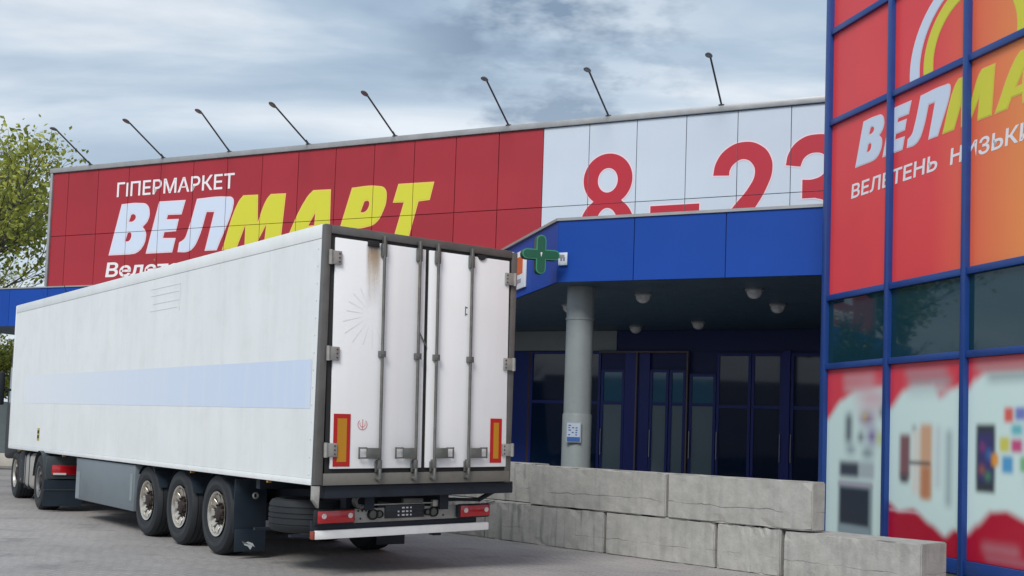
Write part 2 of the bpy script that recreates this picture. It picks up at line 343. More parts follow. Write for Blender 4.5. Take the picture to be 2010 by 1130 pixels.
GL = {
 'В': ([[(0, 0), (.40, 1.45), (1.06, 1.45, 1), (1.36, 1.38, 1), (1.46, 1.18, 1), (1.42, .95, 1), (1.23, .76), (1.35, .62, 1), (1.37, .45, 1), (1.27, .2, 1), (1.06, .04, 1), (.8, 0)],
        [(.70, .93), (.78, 1.14), (.90, 1.14, 1), (.96, 1.05, 1), (.86, .94, 1)], [(.60, .37), (.68, .62), (.80, .62, 1), (.83, .52, 1), (.74, .38, 1)]], 0),
 'Е': ([[(1.40, 0), (1.80, 1.45), (2.75, 1.44), (2.63, 1.05), (2.14, 1.06), (2.10, .93), (2.54, .92), (2.46, .59), (2.04, .58), (2.00, .41), (2.46, .39), (2.36, 0)]], 0),
 'Л': ([[(2.56, 0), (2.60, .26), (2.78, .36, 1), (2.88, .56, 1), (3.16, 1.45), (4.18, 1.45, 1), (4.40, 1.40, 1), (4.44, 1.24, 1), (3.93, 0), (3.52, 0), (3.79, 1.06), (3.52, 1.07), (3.28, .36, 1), (3.10, .09, 1), (2.92, 0, 1)]], 0),
 'М': ([[(4.12, 0), (4.60, 1.28, 1), (4.76, 1.45), (5.25, 1.44), (5.28, .67), (5.55, 1.30, 1), (5.68, 1.43), (6.17, 1.42), (6.05, 0), (5.52, 0), (5.58, .64), (5.20, 0), (4.88, 0), (4.88, .66), (4.60, 0)]], 1),
 'А': ([[(6.16, 0), (6.86, 1.28, 1), (7.05, 1.45), (7.60, 1.44), (7.62, 0), (7.14, 0), (7.13, .27), (6.77, .27), (6.62, 0)], [(7.15, .87), (7.13, .52), (6.93, .52)]], 1),
 'Р': ([[(7.80, 0), (8.26, 1.44), (9.02, 1.44, 1), (9.25, 1.36, 1), (9.31, 1.12, 1), (9.22, .78, 1), (9.02, .5, 1), (8.70, .40, 1), (8.36, .38), (8.22, 0)], [(8.65, 1.07), (8.54, .79), (8.66, .79, 1), (8.78, .9, 1), (8.78, 1.07, 1)]], 1),
 'Т': ([[(9.54, 0), (9.83, .98), (9.51, .99), (9.65, 1.45), (10.68, 1.44), (10.57, 1.0), (10.25, .98), (9.98, 0)]], 1)}
def logo(parent, x0, z0, sx, sz, cuts, y=YP, off=.006, ins=-.026):
    for ch, (spl, c) in GL.items():
        sp = [[(x0 + p[0] * sx, z0 + p[1] * sz) + tuple(p[2:]) for p in s_] for s_ in spl]
        o = flat('logo_letter', [(*curve_geo(sp, off), y, VYEO if c else VPINK), (*curve_geo(sp, ins), y - .003, VYEL if c else VBLUE)], parent, cuts)
        plabel(o, ('yellow' if c else 'pale blue') + ' slanted letter ' + ch + ' with thin outline')
logo(st, -20.89, 6.43, 1, 1, cuts)
for i, ch in enumerate([0]):
    o = flat('lettering', [(*fit_text('ГIПЕРМАРКЕТ', -20.70, -16.46, 8.10, .42, .012), YP, VWHITE)], st, cuts); plabel(o, 'white word ГІПЕРМАРКЕТ above the logo')
    for wd, xa, xb in (('Велетень', -20.98, -17.3), ('низьких', -16.7, -13.6), ('цiн', -13.0, -11.7)):
        o = flat('lettering', [(*fit_text(wd, xa, xb, 5.80, .42, .022, .14), YP, VWHITE)], st, cuts); plabel(o, 'white slanted small word under the logo')
# digits
def ell(cx, cz, rx, rz, a0=0, a1=360, n=40): return [(cx + rx * math.cos(R(a0 + (a1 - a0) * i / n)), cz + rz * math.sin(R(a0 + (a1 - a0) * i / n))) for i in range(n + 1)]
def digit(spl, y=YP, off=.03):
    mk = lambda s_: s_
    o = flat('digit', [(*curve_geo(spl, off), y, VPINK), (*curve_geo(spl), y - .003, VRED)], st, cuts); return o
def hw(z):
    w1 = .6 * math.sqrt(max(0, 1 - ((z - 7.63) / .6) ** 2)); w2 = .66 * math.sqrt(max(0, 1 - ((z - 6.55) / .67) ** 2)); return max(w1, w2)
zs = [8.23 - .6 * (1 - math.cos(math.pi * i / 24)) * .5 for i in range(0, 25)] + [7.63 - 1.08 * i / 24 for i in range(1, 25)] + [6.55 - .67 * math.sin(math.pi / 2 * i / 16) for i in range(1, 17)]
o8 = [(-5.6 + hw(z), z) for z in zs] + [(-5.6 - hw(z), z) for z in reversed(zs[1:-1])]
plabel(digit([o8, ell(-5.6, 7.61, .245, .285)[:-1], ell(-5.6, 6.55, .27, .42)[:-1]]), 'large red digit 8')
plabel(digit([[(-4.55, 6.73), (-4.55, 6.95), (-3.41, 6.95), (-3.41, 6.73)]]), 'red dash between the opening hours')
d2 = [(3.11, 7.55), (3.05, 7.83, 1), (2.82, 8.12, 1), (2.42, 8.25, 1), (2.04, 8.13, 1), (1.84, 7.88, 1), (1.80, 7.58, 1), (1.90, 7.25, 1), (2.12, 6.85, 1), (2.48, 6.36), (1.8, 6.36), (1.8, 5.98), (3.15, 5.98), (3.15, 6.2), (2.62, 6.86, 1), (2.30, 7.25, 1), (2.18, 7.52, 1), (2.22, 7.73, 1), (2.42, 7.87, 1), (2.62, 7.80, 1), (2.73, 7.66, 1), (2.75, 7.53)]
plabel(digit([[(-p[0],) + tuple(p[1:]) for p in d2]]), 'large red digit 2')
d3 = [(1.51, 7.67), (1.45, 7.93, 1), (1.22, 8.2, 1), (.86, 8.29, 1), (.5, 8.2, 1), (.28, 7.95, 1), (.25, 7.62, 1), (.34, 7.32, 1), (.5, 7.18), (.3, 6.98, 1), (.2, 6.66, 1), (.24, 6.3, 1), (.48, 6.02, 1), (.88, 5.9, 1), (1.28, 6.02, 1), (1.5, 6.28, 1), (1.56, 6.6), (1.2, 6.62), (1.1, 6.4, 1), (.88, 6.28, 1), (.66, 6.38, 1), (.58, 6.62, 1), (.66, 6.84, 1), (.88, 6.93), (1.15, 6.93), (1.15, 7.33), (.92, 7.33, 1), (.72, 7.42, 1), (.62, 7.62, 1), (.68, 7.82, 1), (.88, 7.9, 1), (1.1, 7.82, 1), (1.2, 7.62)]
plabel(digit([[(-p[0],) + tuple(p[1:]) for p in d3]]), 'large red digit 3 running behind the glass tower')
# canopy
CX, CY = -4.475, -5.166; CH = (-.658, .753)
cb, ct_ = 4.55, 5.69
foot = [(CX - .02, CY + .05), (2.35, CY + .05), (8.1, -.02), (8.1, -.01), (-8.9, -.01)]
MB().prism([(CX + .05, CY + .08), (2.3, CY + .08), (8.1, -.05), (-8.85, -.05)], 4.60, 5.60).build('canopy_slab', SOFF, st)
MB().prism([(CX + .04, CY + .06), (2.35, CY + .06), (8.15, -.04), (8.15, 4.35), (-11.99, 4.35), (-11.99, .1), (-8.9, .0)], 4.562, 4.598).build('soffit', SOFF, st)
# soffit plank joints
def blue_panel(x0, x1, z0, z1, y, par=st): return panel(x1 - x0 - .012, z1 - z0, BLUE, par, (x0 + x1) / 2, y, (z0 + z1) / 2, name='fascia_panel')
fx = [CX, CX + 1.5, CX + 3.19, CX + 4.88, 2.4]
for a_, b_ in zip(fx, fx[1:]): blue_panel(a_, b_, cb, ct_, CY)
MB().box(CX + .01, 2.4, CY + .031, CY + .05, cb + .01, ct_ - .01).build('joint_backing', GASKET, st)
ch_ang = math.atan2(-CH[1], -CH[0])
for i in range(4):
    a0, a1 = i * 1.715, (i + 1) * 1.715; mid = (a0 + a1) / 2
    p = panel(1.715 - .012, ct_ - cb, BLUE, st, CX + CH[0] * mid, CY + CH[1] * mid, (cb + ct_) / 2, name='fascia_panel'); p.rotation_euler = (0, 0, ch_ang)
cp = MB(); nrm = (-CH[1] * -1, 0)
o_ = .03
cp.prism([(-9.05, -.06), (CX - .02, CY - o_), (2.42, CY - o_), (2.42, CY + .2), (CX + .05, CY + .2), (-8.7, 0)], 5.694, 5.745)
cp.build('canopy_coping', COPING, st)
# blue band under the red cladding, running on past the corner as a slab
bx = [-9.2 - 1.55 * i for i in range(0, 13)]
for b_, a_ in zip(bx, bx[1:]): blue_panel(a_, b_, 4.42, 5.535, -.09)
MB().box(bx[-1], -9.0, -.055, -.01, 4.43, 5.53).build('joint_backing', GASKET, st)
MB().box(bx[-1] - .02, -9.1, -.12, .02, 5.538, 5.575).build('canopy_coping', COPING, st)
MB().box(bx[-1], -23.26, 0, 5, 4.44, 5.53).build('canopy_slab', SOFF, st)
# entrance wall
YD = 4.33
MB().box(-12, -6.94, YD - .06, YD, 4.02, 4.55).build('lintel_panel', mat('lintel_grey', (.30, .35, .36), .6, var=.05), st)
MB().box(-6.935, 8, YD - .02, YD, 4.02, 4.55).build('lintel_panel', DARKW, st)
HND = mat('door_handle_steel', (.35, .36, .37), .35, .8)
STK = mat('door_sticker', (.40, .44, .46), .5)
def pane_unit(x0, x1, z1, transom=2.63, z0=.1, name='door', fr=BLUED, y=YD - .03, fw=.07, painted_reflection=False):  # selected panes get glass colours with the reflections painted in
    f = MB(); f.box(x0, x0 + fw, y - .05, y, z0, z1); f.box(x1 - fw, x1, y - .05, y, z0, z1); f.box(x0 + fw, x1 - fw, y - .049, y, z1 - fw, z1); f.box(x0 + fw, x1 - fw, y - .049, y, z0, z0 + .15)
    if transom: f.box(x0 + fw, x1 - fw, y - .048, y, transom - .04, transom + .04)
    d = f.build(name, fr, st)
    segs = [(z0 + .15, transom - .04), (transom + .04, z1 - fw)] if transom else [(z0 + .15, z1 - fw)]
    for a_, b_ in segs:
        q = MB().box(x0 + fw, x1 - fw, y - .02, y - .008, a_, b_).build('pane', DGLASS if not painted_reflection else (TGLASS if a_ > 2 else PGLASS), d); q.rotation_euler = (0, 0, 0)
    if x1 - x0 > .45:
        hx_ = x0 + fw * .5 if int(x0 * 10) % 2 else x1 - fw * .5
        hm_ = MB(); hm_.cyl((hx_, y - .10, 1.25), (hx_, y - .10, 1.95), .014, n=8); hm_.cyl((hx_, y - .10, 1.3), (hx_, y - .045, 1.3), .01, n=6); hm_.cyl((hx_, y - .10, 1.9), (hx_, y - .045, 1.9), .01, n=6); hm_.build('handle', HND, d)
    return d
BRN = mat('brown_trim', (.07, .035, .04), .5)
MB().box(-11.9, -9.5, YD - .05, YD - .01, 0, 4.01).build('wall_panel', mat('blue_wall', (.006, .03, .22), .4), st)
MB().box(-9.5, -9.43, YD - .07, YD - .01, 0, 4.01).build('door_post', BRN, st)
pane_unit(-9.43, -8.3, 4.0)
pane_unit(-8.3, -7.36, 4.0)
pane_unit(-7.34, -6.68, 3.52, painted_reflection=True)
MB().box(-7.34, -6.68, YD - .06, YD - .03, 3.53, 4.01).build('wall_panel', DARKW, st)
MB().box(-6.67, -6.36, YD - .08, YD - .01, 0, 4.01).build('door_post', mat('blue_post', (.006, .02, .24), .4), st)
fr_ = MB(); fr_.box(-6.35, -6.31, YD - .14, YD - .02, 0, 3.96); fr_.box(-4.97, -4.93, YD - .14, YD - .02, 0, 3.96); fr_.box(-7.4, -4.93, YD - .139, YD - .02, 3.962, 4.0); fr_.build('portal_trim', mat('beige_trim', (.16, .13, .14), .5), st)
pane_unit(-5.97, -5.46, 3.52, painted_reflection=True); pane_unit(-5.44, -5.0, 3.52, painted_reflection=True)
MB().box(-6.3, -5.99, YD - .06, YD - .01, 0, 3.95).build('door_post', BLUED, st)
pane_unit(-4.9, -4.2, 3.42, painted_reflection=True)
for i, (a_, b_) in enumerate([(-4.18, -3.3), (-3.28, -2.5), (-2.3, -1.5), (-1.48, -.6), (-.4, .5), (.52, 1.5), (1.52, 2.5)]):
    pane_unit(a_, b_, 3.95, 2.6)
MB().box(-2.49, -2.31, YD - .12, YD - .01, 0, 4.01).build('door_post', mat('blue_post', (.006, .02, .24), .4), st)
# column
cc = Matrix.Rotation(-ROT_F, 2) @ (v2(1.27, 22.5) - F0)
q = MB(); q.cyl((0, 0, .0), (0, 0, 4.562), .262, n=40); c_ = q.build('column', COLGREY, st, loc=(cc.x, cc.y, 0))
MB().lathe([(0, .263), (0, .278), (2.12, .278), (2.15, .27), (2.15, .263)], axis='z', n=40).build('column_sleeve', COLGREY, c_)
MB().lathe([(3.93, .263), (3.93, .275), (3.97, .275), (3.97, .263)], axis='z', n=40).build('column_ring', COLGREY, c_)
# notice
NB = mat('notice_blue', (.03, .10, .32), .5); NW = mat('notice_white', (.42, .48, .56), .4)
nz_ = empty('notice', 'small blue and white notice in a frame fixed to the round grey column', 'sign', (1.27 - .075, 22.5 - .305, 1.61), R(-4))
MB().box(-.14, .14, -.015, .01, 0, .38).build('frame', mat('notice_frame', (.28, .32, .36), .4), nz_)
MB().box(-.12, .12, -.02, -.016, .02, .36).build('sheet', NW, nz_)
m = MB(); m.box(-.12, .12, -.024, -.0205, .02, .10)
m.build('blue_band', NB, nz_)
m = MB()
for r_ in range(5):
    for c in range(3):
        if random.random() < .8: m.box(-.1 + c * .068, -.1 + c * .068 + random.uniform(.03, .055), -.0235, -.0205, .13 + r_ * .044, .13 + r_ * .044 + .02)
m.build('printed_lines', NB, nz_)
# ceiling lamps
def ceil_lamp(x, y, lab):
    p = Matrix.Rotation(ROT_F, 2) @ v2(x, y) + F0
    t = empty('ceiling_lamp', lab, 'lamp', (p.x, p.y, 4.562), ROT_F, 'round lamps under the entrance canopy')
    MB().lathe([(0, 0), (0, .17), (-.03, .175), (-.05, .16), (-.05, .0)], axis='z', n=24).build('base_ring', mat('lamp_ring', (.3, .31, .31), .4), t)
    MB().lathe([(-.05, .145), (-.10, .14), (-.15, .11), (-.185, .06), (-.195, 0.001)], axis='z', n=24).build('lamp_shade', LAMPW, t)
for x, y, lb in [(-5.73, -1.68, 'round ceiling lamp left of the grey column under the canopy'), (-3.5, -3.19, 'round ceiling lamp right of the column, near the blue fascia'),
                 (-1.2, -3.53, 'round ceiling lamp near the fascia, nearer the glass tower'), (-1.37, -1.04, 'round ceiling lamp closest to the tower corner, deeper under the canopy'),
                 (-4.08, 2.27, 'round ceiling lamp deep in the entrance, near its middle'), (-6.0, 3.16, 'small round ceiling lamp deepest in the entrance, above the grey lintel')]:
    ceil_lamp(x, y, lb)
# pharmacy cross
GRN = mat('sign_green', (.004, .10, .055), .3, coat=.3); GRNE = mat('sign_edge_green', (.05, .28, .16), .35)
cx_ = empty('pharmacy_cross', 'green pharmacy cross sign sticking out at the corner of the blue canopy', 'sign', (.44, 21.35, 4.99), ROT_B + R(90))
def cross_pts(L, r, n=6):
    pts = []
    for k in range(4):
        a = math.pi / 2 * k
        for i in range(n + 1):
            t = -math.pi / 2 + math.pi * i / n; x, y = L - r + r * math.cos(t), r * math.sin(t)
            pts.append((x * math.cos(a) - y * math.sin(a), x * math.sin(a) + y * math.cos(a)))
        pts.append((r * math.cos(a) - r * math.sin(a), r * math.sin(a) + r * math.cos(a)))
    return pts
MB().prism(cross_pts(.36, .095), -.075, .075, 'y').build('case', mat('case_green', (.003, .06, .03), .4), cx_, bevel=.008)
MB().prism(cross_pts(.355, .09), -.083, -.0755, 'y').build('pale_rim', GRNE, cx_)  # paler green edge around the cross face
MB().prism(cross_pts(.335, .072), -.09, -.0835, 'y').build('face', GRN, cx_)
MB().prism([(-.015, .03), (-.002, -.05), (.02, .03), (.0, .04)], -.094, -.0905, 'y').build('emblem', VWHITE, cx_)
MB().box(.35, .46, -.02, .02, -.03, .03).build('bracket', GALV, cx_)
# small square sign
fl = lambda x, y: Matrix.Rotation(ROT_F, 2) @ v2(x, y) + F0
p = fl(CX + .13, CY - .02)
sq = empty('small_plate', 'small white square plate on the blue fascia beside the green cross', 'sign', (p.x, p.y, 4.86), ROT_F)
MB().box(-.09, .09, -.03, .0, 0, .235).build('plate', mat('plate_white', (.55, .6, .7), .4), sq, bevel=.005)
m = MB(); m.box(-.045, -.01, -.034, -.0305, .08, .15); m.box(.01, .045, -.034, -.0305, .08, .15); m.build('printed_mark', mat('plate_mark', (.18, .2, .25), .5), sq)
# orange shop sign on the chamfer
p2 = fl(CX + CH[0] * 2.85 , CY + CH[1] * 2.85)
os_ = empty('shop_sign', 'white and orange sign board on the blue fascia behind the trailer corner', 'sign', (p2.x, p2.y, 4.70), ROT_F + ch_ang)
MB().box(-.75, .76, -.05, -.005, 0, .78).build('board', mat('board_white', (.72, .74, .78), .4), os_, bevel=.01)
MB().box(-.7, .60, -.055, -.0505, .3, .66).build('orange_print', mat('print_orange', (.62, .12, .03), .45), os_)
MB().box(-.7, .50, -.055, -.0505, .12, .2).build('grey_print', mat('print_greyish', (.3, .3, .34), .5), os_)
# floodlights
FLD = [(21.75, 1.33, .68), (18.99, 1.38, .65), (16.65, 1.18, .76), (14.04, 1.38, .64), (11.38, 1.29, .69), (8.19, 1.22, .73), (5.62, 1.19, .68), (2.95, 1.06, .74)]
FLN = ['leftmost roof floodlight, leaning out above the left end of the red wall', 'second roof floodlight from the left, above the start of the logo', 'third roof floodlight from the left, above the end of the small white word',
       'fourth roof floodlight from the left, above the yellow letter M', 'fifth roof floodlight from the left, above the yellow letters', 'sixth roof floodlight from the left, last one over red cladding',
       'seventh roof floodlight from the left, above the big red 8', 'rightmost roof floodlight, on the pale wall nearest the glass tower']
for (u, o1, u1), lb in zip(FLD, FLN):
    p = fl(-u, -.02)
    t = empty('floodlight', lb, 'floodlight', (p.x, p.y, 9.10), ROT_F, 'floodlights leaning out along the roof edge')
    ex = random.uniform(-.05, .05)
    m = MB(); m.cyl((0, 0, 0), (ex, -o1, u1), .022, n=8); m.build('mast', POLE, t)
    m = MB(); m.box(-.06, .06, -.05, .08, -.005, .02); m.cyl((0, .05, 0), (0, -.12, .10), .012, n=6); m.build('mounting', POLE, t)
    tip = Vector((ex, -o1, u1)); a_ = R(-10 + random.uniform(-8, 8))
    h = MB().lathe([(-.03, .001), (-.03, .14), (.0, .15), (.05, .10), (.075, .05), (.08, .001)], axis='z', n=16).build('lamp_head', mat('lamp_head', (.13, .13, .135), .4, .4), t, loc=tip + Vector((0, -.13, .02)), rot=(a_, 0, 0))
    h.scale = (.5, .9, .6)
    l_ = MB().lathe([(-.034, .001), (-.034, .125)], axis='z', n=16).build('lens', mat('flood_lens', (.2, .21, .22), .3), h)
# ================================================================== GLASS TOWER
tw = empty('glass_tower', 'tall glazed shop tower with blue frames and red printed film on the right', 'building', (B0.x, B0.y, 0), ROT_B)
MB().box(0.0, 8.7, .06, 9, 0, 10.8).build('wall', BLUE, tw)
UX = [.06, 1.765, 3.485, 5.20, 6.92, 8.64]; ZR = [.27, 2.918, 3.967, 6.688, 8.12, 10.78]
def film():
    m = bpy.data.materials.new('red_orange_film'); m.use_nodes = True; n = m.node_tree.nodes; l = m.node_tree.links; p = n['Principled BSDF']
    p.inputs['Roughness'].default_value = .35; p.inputs['Specular IOR Level'].default_value = .35; p.inputs['Coat Weight'].default_value = .06; p.inputs['Coat Roughness'].default_value = .1
    tc = n.new('ShaderNodeTexCoord'); sp = n.new('ShaderNodeSeparateXYZ'); l.new(tc.outputs['Object'], sp.inputs[0])
    r = n.new('ShaderNodeMapRange'); l.new(sp.outputs['X'], r.inputs[0]); r.inputs[1].default_value = 2.7; r.inputs[2].default_value = 4.6
    c = n.new('ShaderNodeValToRGB'); l.new(r.outputs[0], c.inputs[0]); e = c.color_ramp.elements
    e[0].color = (.72, .055, .06, 1); e[1].color = (.82, .27, .07, 1); q = e.new(.4); q.color = (.76, .12, .06, 1)
    nz = n.new('ShaderNodeTexNoise'); nz.inputs['Scale'].default_value = .8; l.new(tc.outputs['Object'], nz.inputs['Vector'])
    mr = n.new('ShaderNodeMapRange'); l.new(nz.outputs['Fac'], mr.inputs[0]); mr.inputs[3].default_value = .9; mr.inputs[4].default_value = 1.1
    vm = n.new('ShaderNodeVectorMath'); vm.operation = 'SCALE'; l.new(c.outputs[0], vm.inputs[0]); l.new(mr.outputs[0], vm.inputs['Scale']); l.new(vm.outputs[0], p.inputs['Base Color'])
    b = n.new('ShaderNodeBump'); b.inputs['Strength'].default_value = .04; b.inputs['Distance'].default_value = .03; l.new(nz.outputs['Fac'], b.inputs['Height']); l.new(b.outputs[0], p.inputs['Normal'])
    return m
FILM = film()
for x0, x1 in zip(UX, UX[1:]):
    for k in (1, 2, 3, 4):
        MB().box(x0 + .03, x1 - .03, .0, .02, ZR[k] + .03, ZR[k + 1] - .03).build('glass_pane' if k == 1 else 'film_pane', GLASS if k == 1 else FILM, tw)
for i, x in enumerate(UX):
    w_ = .045 if i else .06
    MB().box(x - w_, x + w_, -.075, .055, .1, 10.85).build('mullion', BLUEF, tw, bevel=.006)
for i, (x0, x1) in enumerate(zip(UX, UX[1:])):
    a_ = .06 if i == 0 else .045
    for z in ZR + [10.8]:
        hh = .045 if z not in (.27,) else .09
        MB().box(x0 + a_ + .001, x1 - .046, -.055, .05, z - hh, z + hh).build('transom', BLUEF, tw, bevel=.005)
MB().box(.0, 8.7, -.04, .059, .0, .17).build('plinth', mat('plinth_grey', (.12, .12, .13), .7, var=.2), tw)
tcuts = [('x', x, .046) for x in UX[1:4]] + [('z', ZR[3], .046)]
logo(tw, .80, 5.85, .517, .445, tcuts, -.003, .004, -.011)
o = flat('lettering', [(*fit_text('ВЕЛЕТЕНЬ', .70, 2.82, 5.40, .215, .02, .1), -.003, VWHITE)], tw, tcuts); plabel(o, 'white slanted word ВЕЛЕТЕНЬ')
o = flat('lettering', [(*fit_text('НИЗЬКИХ', 3.10, 4.98, 5.40, .215, .02, .1), -.003, VWHITE)], tw, tcuts); plabel(o, 'white slanted word НИЗЬКИХ')
o = flat('lettering', [(*fit_text('ЦIН', 5.32, 6.0, 5.40, .215, .02, .1), -.003, VWHITE)], tw, tcuts)
def arc(cx, cz, rxo, rzo, rxi, rzi, a0, a1, off=0):
    o_ = ell(cx, cz, rxo + off, rzo + off, a0, a1, 36); i_ = ell(cx, cz, rxi - off, rzi - off, a1, a0, 36)
    def capr(p, q, n=6):
        c = ((p[0] + q[0]) / 2, (p[1] + q[1]) / 2); r = math.hypot(p[0] - q[0], p[1] - q[1]) / 2; a = math.atan2(p[1] - c[1], p[0] - c[0])
        return [(c[0] + r * math.cos(a - s_ * math.pi * k / n), c[1] + r * math.sin(a - s_ * math.pi * k / n)) for k in range(1, n)]
    s_ = 1 if a1 < a0 else -1
    pts = o_ + capr(o_[-1], i_[0]) + i_ + capr(i_[-1], o_[0]); return [pts]
for (A_, mc, mo, lb) in (((3.55, 6.84, 1.37, 1.12, 1.16, .97, 184, 20), VBLUE, VPINK, 'pale blue arch stripe of the logo'), ((3.55, 6.84, 1.05, .90, .85, .73, 185, -6), VYEL, VYEO, 'yellow arch stripe of the logo')):
    o = flat('logo_arch', [(*curve_geo(arc(*A_, off=.012), 0), -.003, mo), (*curve_geo(arc(*A_), 0), -.006, mc)], tw, tcuts); plabel(o, lb)
# printed posters: soft product pictures printed on the glass
def sstep(d, s): t = max(0, min(1, .5 - d / s)); return t * t * (3 - 2 * t)
PM = bpy.data.materials.new('printed_poster'); PM.use_nodes = True
_a = PM.node_tree.nodes.new('ShaderNodeAttribute'); _a.attribute_name = 'print'; PM.node_tree.links.new(_a.outputs['Color'], PM.node_tree.nodes['Principled BSDF'].inputs['Base Color'])
PM.node_tree.nodes['Principled BSDF'].inputs['Roughness'].default_value = .3
def poster(x0, x1, z0, z1, items, wavet, waveb, lab):
    nx, nz_ = 72, 110; W_, H_ = x1 - x0, z1 - z0
    vs = []; cols = []
    base = Vector(srgb(208, 230, 226)[:3]); redc = Vector(srgb(212, 62, 76)[:3]); dred = Vector(srgb(175, 22, 50)[:3])
    for j in range(nz_ + 1):
        for i in range(nx + 1):
            s, t = i / nx, j / nz_
            vs.append((x0 + s * W_, 0, z1 - t * H_))
            c = base.copy()
            top = wavet(s); sl_ = abs(wavet(min(1, s + .03)) - wavet(max(0, s - .03))) / .06; c = c.lerp(redc, sstep(t - top, .05 * (1 + 1.6 * sl_)))
            bot = waveb(s); sl_ = abs(waveb(min(1, s + .03)) - waveb(max(0, s - .03))) / .06; c = c.lerp(dred, sstep(bot - t, .045 * (1 + 1.6 * sl_)))
            for (a, b, c0, d, col, so) in items:
                ds = max(a - s, s - b) ; dt = max(c0 - t, t - d)
                so_ = so * 1.25 + .03; al = sstep(ds, so_) * sstep(dt, so_ * .6) * .95; c = c.lerp(Vector(srgb(*col)[:3]), al)
            cols.append(c)
    fs = [(j * (nx + 1) + i, (j + 1) * (nx + 1) + i, (j + 1) * (nx + 1) + i + 1, j * (nx + 1) + i + 1) for j in range(nz_) for i in range(nx)]
    me = bpy.data.meshes.new('poster'); me.from_pydata(vs, [], fs); at = me.color_attributes.new('print', 'FLOAT_COLOR', 'POINT')
    at.data.foreach_set('color', [q for c in cols for q in (c.x, c.y, c.z, 1)])
    me.materials.append(PM); o = bpy.data.objects.new('poster', me); COL.objects.link(o); o.parent = tw; o.location = (0, 0.0, 0); plabel(o, lab)
    return o
def lin(*pts):
    def f(s):
        for (a, b), (c, d) in zip(pts, pts[1:]):
            if s <= c:
                k = (s - a) / (c - a); k = .5 * k + .5 * k * k * (3 - 2 * k); return b + (d - b) * k
        return pts[-1][1]
    return f
G = (148, 158, 162)
poster(UX[0] + .062, UX[1] - .046, .365, 2.87, [
    (.28, .8, .04, .08, (190, 150, 155), .12), (.3, .78, .10, .14, (195, 165, 168), .12), (.55, 1., .13, .24, (205, 160, 170), .3),
    (.33, .44, .27, .44, (75, 85, 95), .1), (.58, .8, .27, .33, (130, 80, 130), .14), (.9, 1., .24, .29, (60, 75, 85), .1), (.55, .64, .38, .43, (55, 60, 70), .1),
    (.7, .85, .36, .44, (120, 85, 150), .12), (.86, .96, .38, .44, (190, 200, 110), .1), (.62, .68, .27, .3, (210, 185, 90), .08), (.35, .5, .46, .5, (120, 135, 145), .12), (.62, .8, .47, .52, (110, 125, 135), .12),
    (.22, .82, .545, .645, (165, 178, 182), .05), (.25, .56, .555, .635, (45, 52, 68), .05), (.22, .80, .665, .975, (120, 138, 145), .04), (.22, .8, .672, .69, (175, 165, 180), .03), (.255, .74, .70, .915, (28, 36, 52), .03), (.25, .76, .925, .96, (140, 158, 165), .03)],
    lin((0, .30), (.25, .19), (.5, .13), (1, .12)), lin((0, 1.2), (.75, 1.05), (.9, .97), (1, .94)), 'printed poster with a cooker and microwave')
poster(UX[1] + .046, UX[2] - .046, .365, 2.87, [
    (.22, .78, .04, .075, (170, 140, 145), .1), (.28, .84, .085, .125, (150, 140, 145), .1), (.25, .8, .13, .17, (185, 200, 200), .15),
    (.33, .38, .34, .37, (110, 125, 125), .06), (.15, .30, .385, .62, (120, 72, 78), .05), (.16, .28, .60, .645, (50, 45, 55), .05), (.33, .46, .36, .70, (215, 214, 205), .06), (.44, .60, .33, .72, (205, 160, 125), .05), (.46, .58, .55, .72, (185, 125, 90), .06),
    (.28, .58, .527, .543, (85, 78, 80), .03), (.64, .72, .34, .66, (196, 208, 210), .06), (.78, .86, .36, .75, (160, 178, 180), .07), (0, .45, .795, .80, (220, 190, 200), .02)],
    lin((0, .24), (.2, .15), (.35, .125), (.6, .125), (.7, .19), (.85, .15), (1, .13)), lin((0, .76), (.15, .80), (.35, .78), (.6, .85), (.78, .90), (.9, .86), (1, .87)), 'printed poster with two brown fridges')
poster(UX[2] + .046, UX[3] - .046, .365, 2.87, [
    (.08, .7, .03, .07, (175, 140, 140), .1), (.22, .8, .085, .12, (140, 155, 155), .1), (.1, .32, .33, .66, (25, 28, 40), .03), (.125, .295, .37, .61, (62, 58, 110), .05), (.15, .2, .42, .46, (140, 60, 120), .05), (.22, .28, .45, .5, (60, 110, 170), .05), (.14, .2, .53, .57, (160, 90, 70), .05), (.21, .27, .56, .6, (80, 140, 90), .05),
    (.42, .52, .25, .32, (215, 85, 70), .03), (.54, .66, .25, .31, (110, 120, 190), .03), (.5, .62, .33, .38, (95, 180, 190), .04), (.37, .48, .39, .46, (205, 200, 80), .03), (.5, .62, .40, .46, (195, 60, 120), .03), (.28, .36, .47, .53, (225, 150, 50), .03), (.40, .52, .48, .56, (70, 150, 200), .03), (.6, .7, .48, .55, (90, 170, 90), .03), (.66, .9, .3, .62, (190, 196, 200), .1), (.18, .6, .9, .95, (175, 110, 120), .08), (.22, .7, .96, .985, (170, 105, 115), .06)],
    lin((0, .15), (.08, .11), (.2, .075), (1, .08)), lin((0, .87), (.12, .82), (.28, .75), (.45, .74), (.7, .78), (1, .83)), 'printed poster with a phone and coloured app squares')
for a_, b_ in ((3, 4), (4, 5)):
    poster(UX[a_] + .046, UX[b_] - .046, .365, 2.87, [(.2, .8, .3, .6, (160, 170, 175), .1)], lin((0, .1), (1, .1)), lin((0, .85), (1, .8)), 'printed red and white poster')

